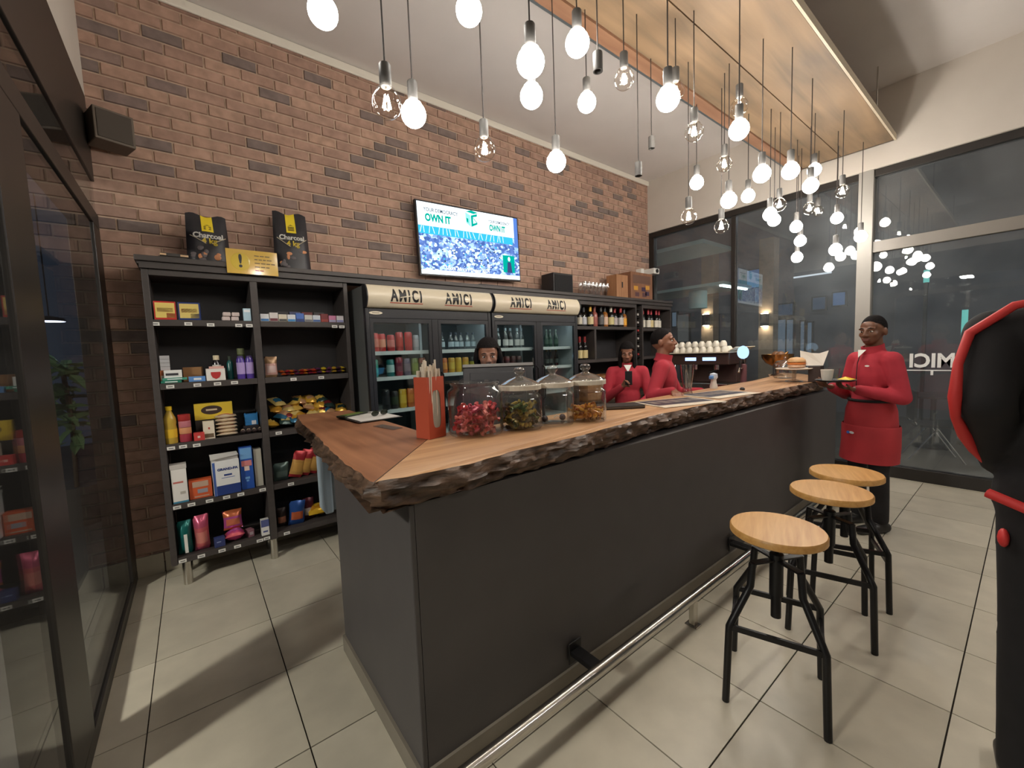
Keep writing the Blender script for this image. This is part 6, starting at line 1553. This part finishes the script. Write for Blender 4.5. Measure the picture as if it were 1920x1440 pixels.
    for s, (el, wr, hd, pn) in zip((-1, 1), arms):
        sh = V((s * (sx + 0.012), -0.01, 1.372)); el = V(el); wr = V(wr)
        j.limb(sh, el, 0.068, 0.056, 14, 0, S); j.limb(el, el.lerp(wr, 0.93), 0.057, 0.042, 14, 0, S)
    jk = j.build('jacket', cloth, t, remesh=0.011)
    if collar:
        MB().lathe([(0.078, 0.0), (0.070, 0.03), (0.070, 0.070), (0.062, 0.070), (0.060, 0.0)], 24, 0, S @ Matrix.Translation((0, -0.012, 1.42)) @ Matrix.Rotation(-0.22, 4, 'X') @ Matrix.Diagonal((1, 1.05, 1, 1)), cap=False).build('collar', cloth, jk, smooth=60)
    # trousers and shoes
    tr = MB()
    tr.ball((0, 0.0, 0.90), (0.170 * broad, 0.122, 0.13), 18, 0, S)
    for h, kn, an in LG:
        tr.limb(h, kn, 0.094, 0.064, 14, 0, S); tr.limb(kn, (an[0], an[1], an[2] + 0.03), 0.066, 0.054, 14, 0, S)
    tr.build('trousers', tro or M_blackcl, t, remesh=0.014)
    for h, kn, an in LG:
        sh_ = MB()
        sh_.limb((an[0], an[1] - 0.035, 0.045), (an[0] * 1.1, an[1] + 0.17, 0.036), 0.044, 0.036, 12, 0, S).limb((an[0], an[1] - 0.01, 0.05), (an[0], an[1], 0.11), 0.046, 0.044, 12, 0, S)
        sh_.build('shoe', c8(24, 22, 22), t, remesh=0.010)
    return t, S, jk, HM
up = (0, 0, 1)
# waiter at the far end of the bar
wt, S_, jk, HM = person('waiter in red jacket and long red apron carrying a small tray', (4.25, 0.79, 0), math.radians(54), 1.72,
    [((-0.215, -0.04, 1.09), (-0.08, 0.20, 1.15), (0.25, 1, 0.2), up), ((0.21, 0.02, 1.09), (0.09, 0.25, 1.16), (-0.25, 1, 0.2), up)], look=(20, -2), broad=0.84)
ap = MB()
n = 28
def ring(z, rx, ry, yo=0.0, fold=0.0): return [(rx * math.cos(2 * PI * i / n) * (1 + fold * math.sin(5 * 2 * PI * i / n)), yo + ry * math.sin(2 * PI * i / n) * (1 + fold * math.sin(4 * 2 * PI * i / n)), z) for i in range(n)]
def skirt(mb, rings, M):
    vs = [p for r in rings for p in r]
    fs = [(j * n + i, j * n + (i + 1) % n, (j + 1) * n + (i + 1) % n, (j + 1) * n + i) for j in range(len(rings) - 1) for i in range(n)]
    return mb.add(vs, fs, 0, M)
skirt(ap, [ring(1.06, 0.146, 0.126), ring(0.98, 0.172, 0.146), ring(0.80, 0.190, 0.154, 0, 0.01), ring(0.66, 0.190, 0.156, 0.005, 0.02), ring(0.585, 0.190, 0.158, 0.008, 0.03)], S_)
apo = ap.build('apron', M_apr, wt, smooth=180)
skirt(MB(), [ring(0.86, 0.194, 0.162), ring(0.85, 0.200, 0.167), ring(0.70, 0.200, 0.169, 0, 0.01), ring(0.57, 0.201, 0.172, 0.01, 0.025)], S_).build('apron_flap', M_apr, apo, smooth=180)
MB().tube([p for p in ring(1.055, 0.150, 0.130)], 0.012, 6, 0, S_, closed=True).build('belt', M_blackcl, wt)
MB().lathe([(1, 0), (0.9, 0.003)], 14, 0, S_ @ T(-0.02, 0.172, 0.80) @ Matrix.Rotation(-PI / 2, 4, 'X') @ Matrix.Diagonal((0.022, 0.010, 1, 1))).lathe([(1, 0), (0.9, 0.003)], 14, 1, S_ @ T(0.01, 0.174, 0.798) @ Matrix.Rotation(-PI / 2, 4, 'X') @ Matrix.Diagonal((0.014, 0.012, 1, 1))).build('logo', [c8(220, 220, 226), c8(70, 110, 190)], apo)
MB().add([(-0.035, 0.085, 1.455), (0.030, 0.092, 1.455), (-0.004, 0.122, 1.395)], [(0, 1, 2)], 0, S_).build('white_shirt', M_white, wt)
MB().tube([(0.0, 0.098, 1.43), (0.0, 0.122, 1.35), (0.0, 0.128, 1.25), (0.0, 0.124, 1.12)], 0.003, 6, 0, S_).build('zip', M_blackcl, jk)
MB().lathe([(1, 0), (0.9, 0.003)], 12, 0, S_ @ T(-0.075, 0.112, 1.33) @ Matrix.Rotation(-PI / 2, 4, 'X') @ Matrix.Diagonal((0.020, 0.007, 1, 1))).build('chest_logo', M_white, jk)
# barman in profile
person('barman in red fleece seen in profile behind the bar, looking right', (3.36, 2.06, 0), math.radians(208), 1.70,
    [((-0.25, 0.10, 1.10), (-0.14, 0.32, 1.13), (0.2, 1, -0.2), (0, 0, -1)), ((0.30, -0.08, 1.13), (0.43, 0.10, 1.19), (1, 0.25, -0.1), (0, 0, -1))], look=(-4, 6), sk=M_skin2)
# woman with phone
wo, S_, jk, HM = person('woman in red jacket with long braids looking down at a phone', (3.80, 2.78, 0), math.radians(130), 1.60,
    [((-0.25, 0.06, 1.07), (-0.12, 0.30, 1.03), (0.2, 1, -0.1), (0, 0, -1)), ((0.26, 0.06, 1.06), (0.07, 0.25, 1.22), (-0.4, 0.6, 0.5), (-0.3, 0.7, 0.4))], look=(-4, -14), sk=M_skin2, hair='braids')
MB().add([(-0.045, 0.080, 1.455), (0.045, 0.080, 1.455), (0.0, 0.124, 1.37)], [(0, 1, 2)], 0, S_).build('white_shirt', M_white, wo)
ph = thing('mobile_phone', 'black mobile phone held by the woman with braids', 'phone', (3.80, 2.78, 0), math.radians(130))
MB().box(-0.036, 0.036, 0.325, 0.334, 1.20, 1.345, 0, T(0.01, 0.0, -0.045)).build('case', M_darktxt, ph, bevel=0.004)
# cashier
person('cashier with black hair whose face shows above the till monitor', (1.66, 2.39, 0), math.radians(146), 1.635,
    [((-0.25, 0.0, 1.09), (-0.17, 0.17, 0.96), (0.1, 1, -0.1), (0, 0, -1)), ((0.25, 0.0, 1.09), (0.17, 0.17, 0.96), (-0.1, 1, -0.1), (0, 0, -1))], look=(0, -6), sk=M_skin2, cloth=M_blackcl, hair='bob')
# customer at the right edge
M_pipe = mat('red_piping', rgb(206, 52, 50), 0.6)
cu, S_, jk, HM = person('customer in black jacket with red sleeve piping at the right edge', (2.05, -0.14, 0), math.radians(-84), 1.93,
    [((-0.212, -0.10, 1.185), (-0.17, 0.07, 0.98), (0.3, 0.5, -0.8), (1, 0, 0)), ((0.26, 0.06, 1.10), (0.20, 0.30, 1.12), (0, 1, 0), (-1, 0, 0))], look=(-8, 0), cloth=M_blackcl, sk=M_skin, broad=1.12)
bend = [(-0.085, -0.075, 1.462), (-0.17, -0.075, 1.444), (-0.248, -0.075, 1.375), (-0.268, -0.105, 1.29), (-0.272, -0.135, 1.20), (-0.268, -0.105, 1.14), (-0.246, -0.050, 1.08), (-0.225, 0.0, 1.03), (-0.20, 0.035, 0.99)]
MB().tube(bend, [0.008, 0.011, 0.012, 0.011, 0.015, 0.011, 0.016, 0.012, 0.008], 8, 0, S_).build('red_piping', M_pipe, jk, smooth=60)
MB().tube([(-0.20, -0.09, 0.93), (-0.10, -0.145, 0.90), (0.06, -0.150, 0.89), (0.18, -0.09, 0.90), (0.19, 0.04, 0.92)], 0.014, 8, 0, S_).build('red_hem', M_pipe, jk, smooth=60)
MB().ball((-0.165, -0.055, 0.80), (0.012, 0.026, 0.026), 12, 0, S_).build('red_badge', M_pipe, cu, smooth=180)
# tray with cup and glass in the waiter's hands
TP = (3.885, 0.935, 1.225)
ty = thing('serving_tray', 'small black tray carried by the waiter at the bar end', 'tray', TP)
MB().lathe([(0.001, 0), (0.115, 0.0), (0.13, 0.012), (0.126, 0.012), (0.112, 0.004), (0.001, 0.004)], 28).build('tray', c8(30, 28, 30), ty, smooth=50)
tag(MB().add([(-0.05, -0.04, 0.0), (0.06, -0.05, 0.0), (0.05, 0.04, 0.0), (-0.01, 0.05, 0.0), (0.0, 0.0, 0.022)], [(0, 1, 4), (1, 2, 4), (2, 3, 4), (3, 0, 4), (0, 3, 2, 1)]).build('folded_napkin', c8(226, 196, 40), loc=(TP[0] + 0.02, TP[1] - 0.055, TP[2] + 0.0125)), 'yellow folded napkin lying on the small black tray', 'napkin')
t = thing('glass_tumbler', 'clear glass tumbler standing on the black tray by the waiter', 'glass', (TP[0] + 0.05, TP[1] + 0.022, TP[2] + 0.0045))
MB().lathe([(0.001, 0.006), (0.028, 0.0), (0.030, 0.01), (0.040, 0.09), (0.036, 0.09), (0.027, 0.012), (0.001, 0.01)], 20, cap=False).build('glass', M_jar, t, smooth=60)
t = thing('milk_jug', 'white cup on the black tray carried by the waiter', 'cup', (TP[0] - 0.035, TP[1] + 0.045, TP[2] + 0.0045))
MB().lathe([(0.001, 0.004), (0.028, 0.0), (0.036, 0.03), (0.042, 0.085), (0.039, 0.085), (0.033, 0.03), (0.001, 0.012)], 20, cap=False).build('bowl', c8(222, 216, 204), t, smooth=60)
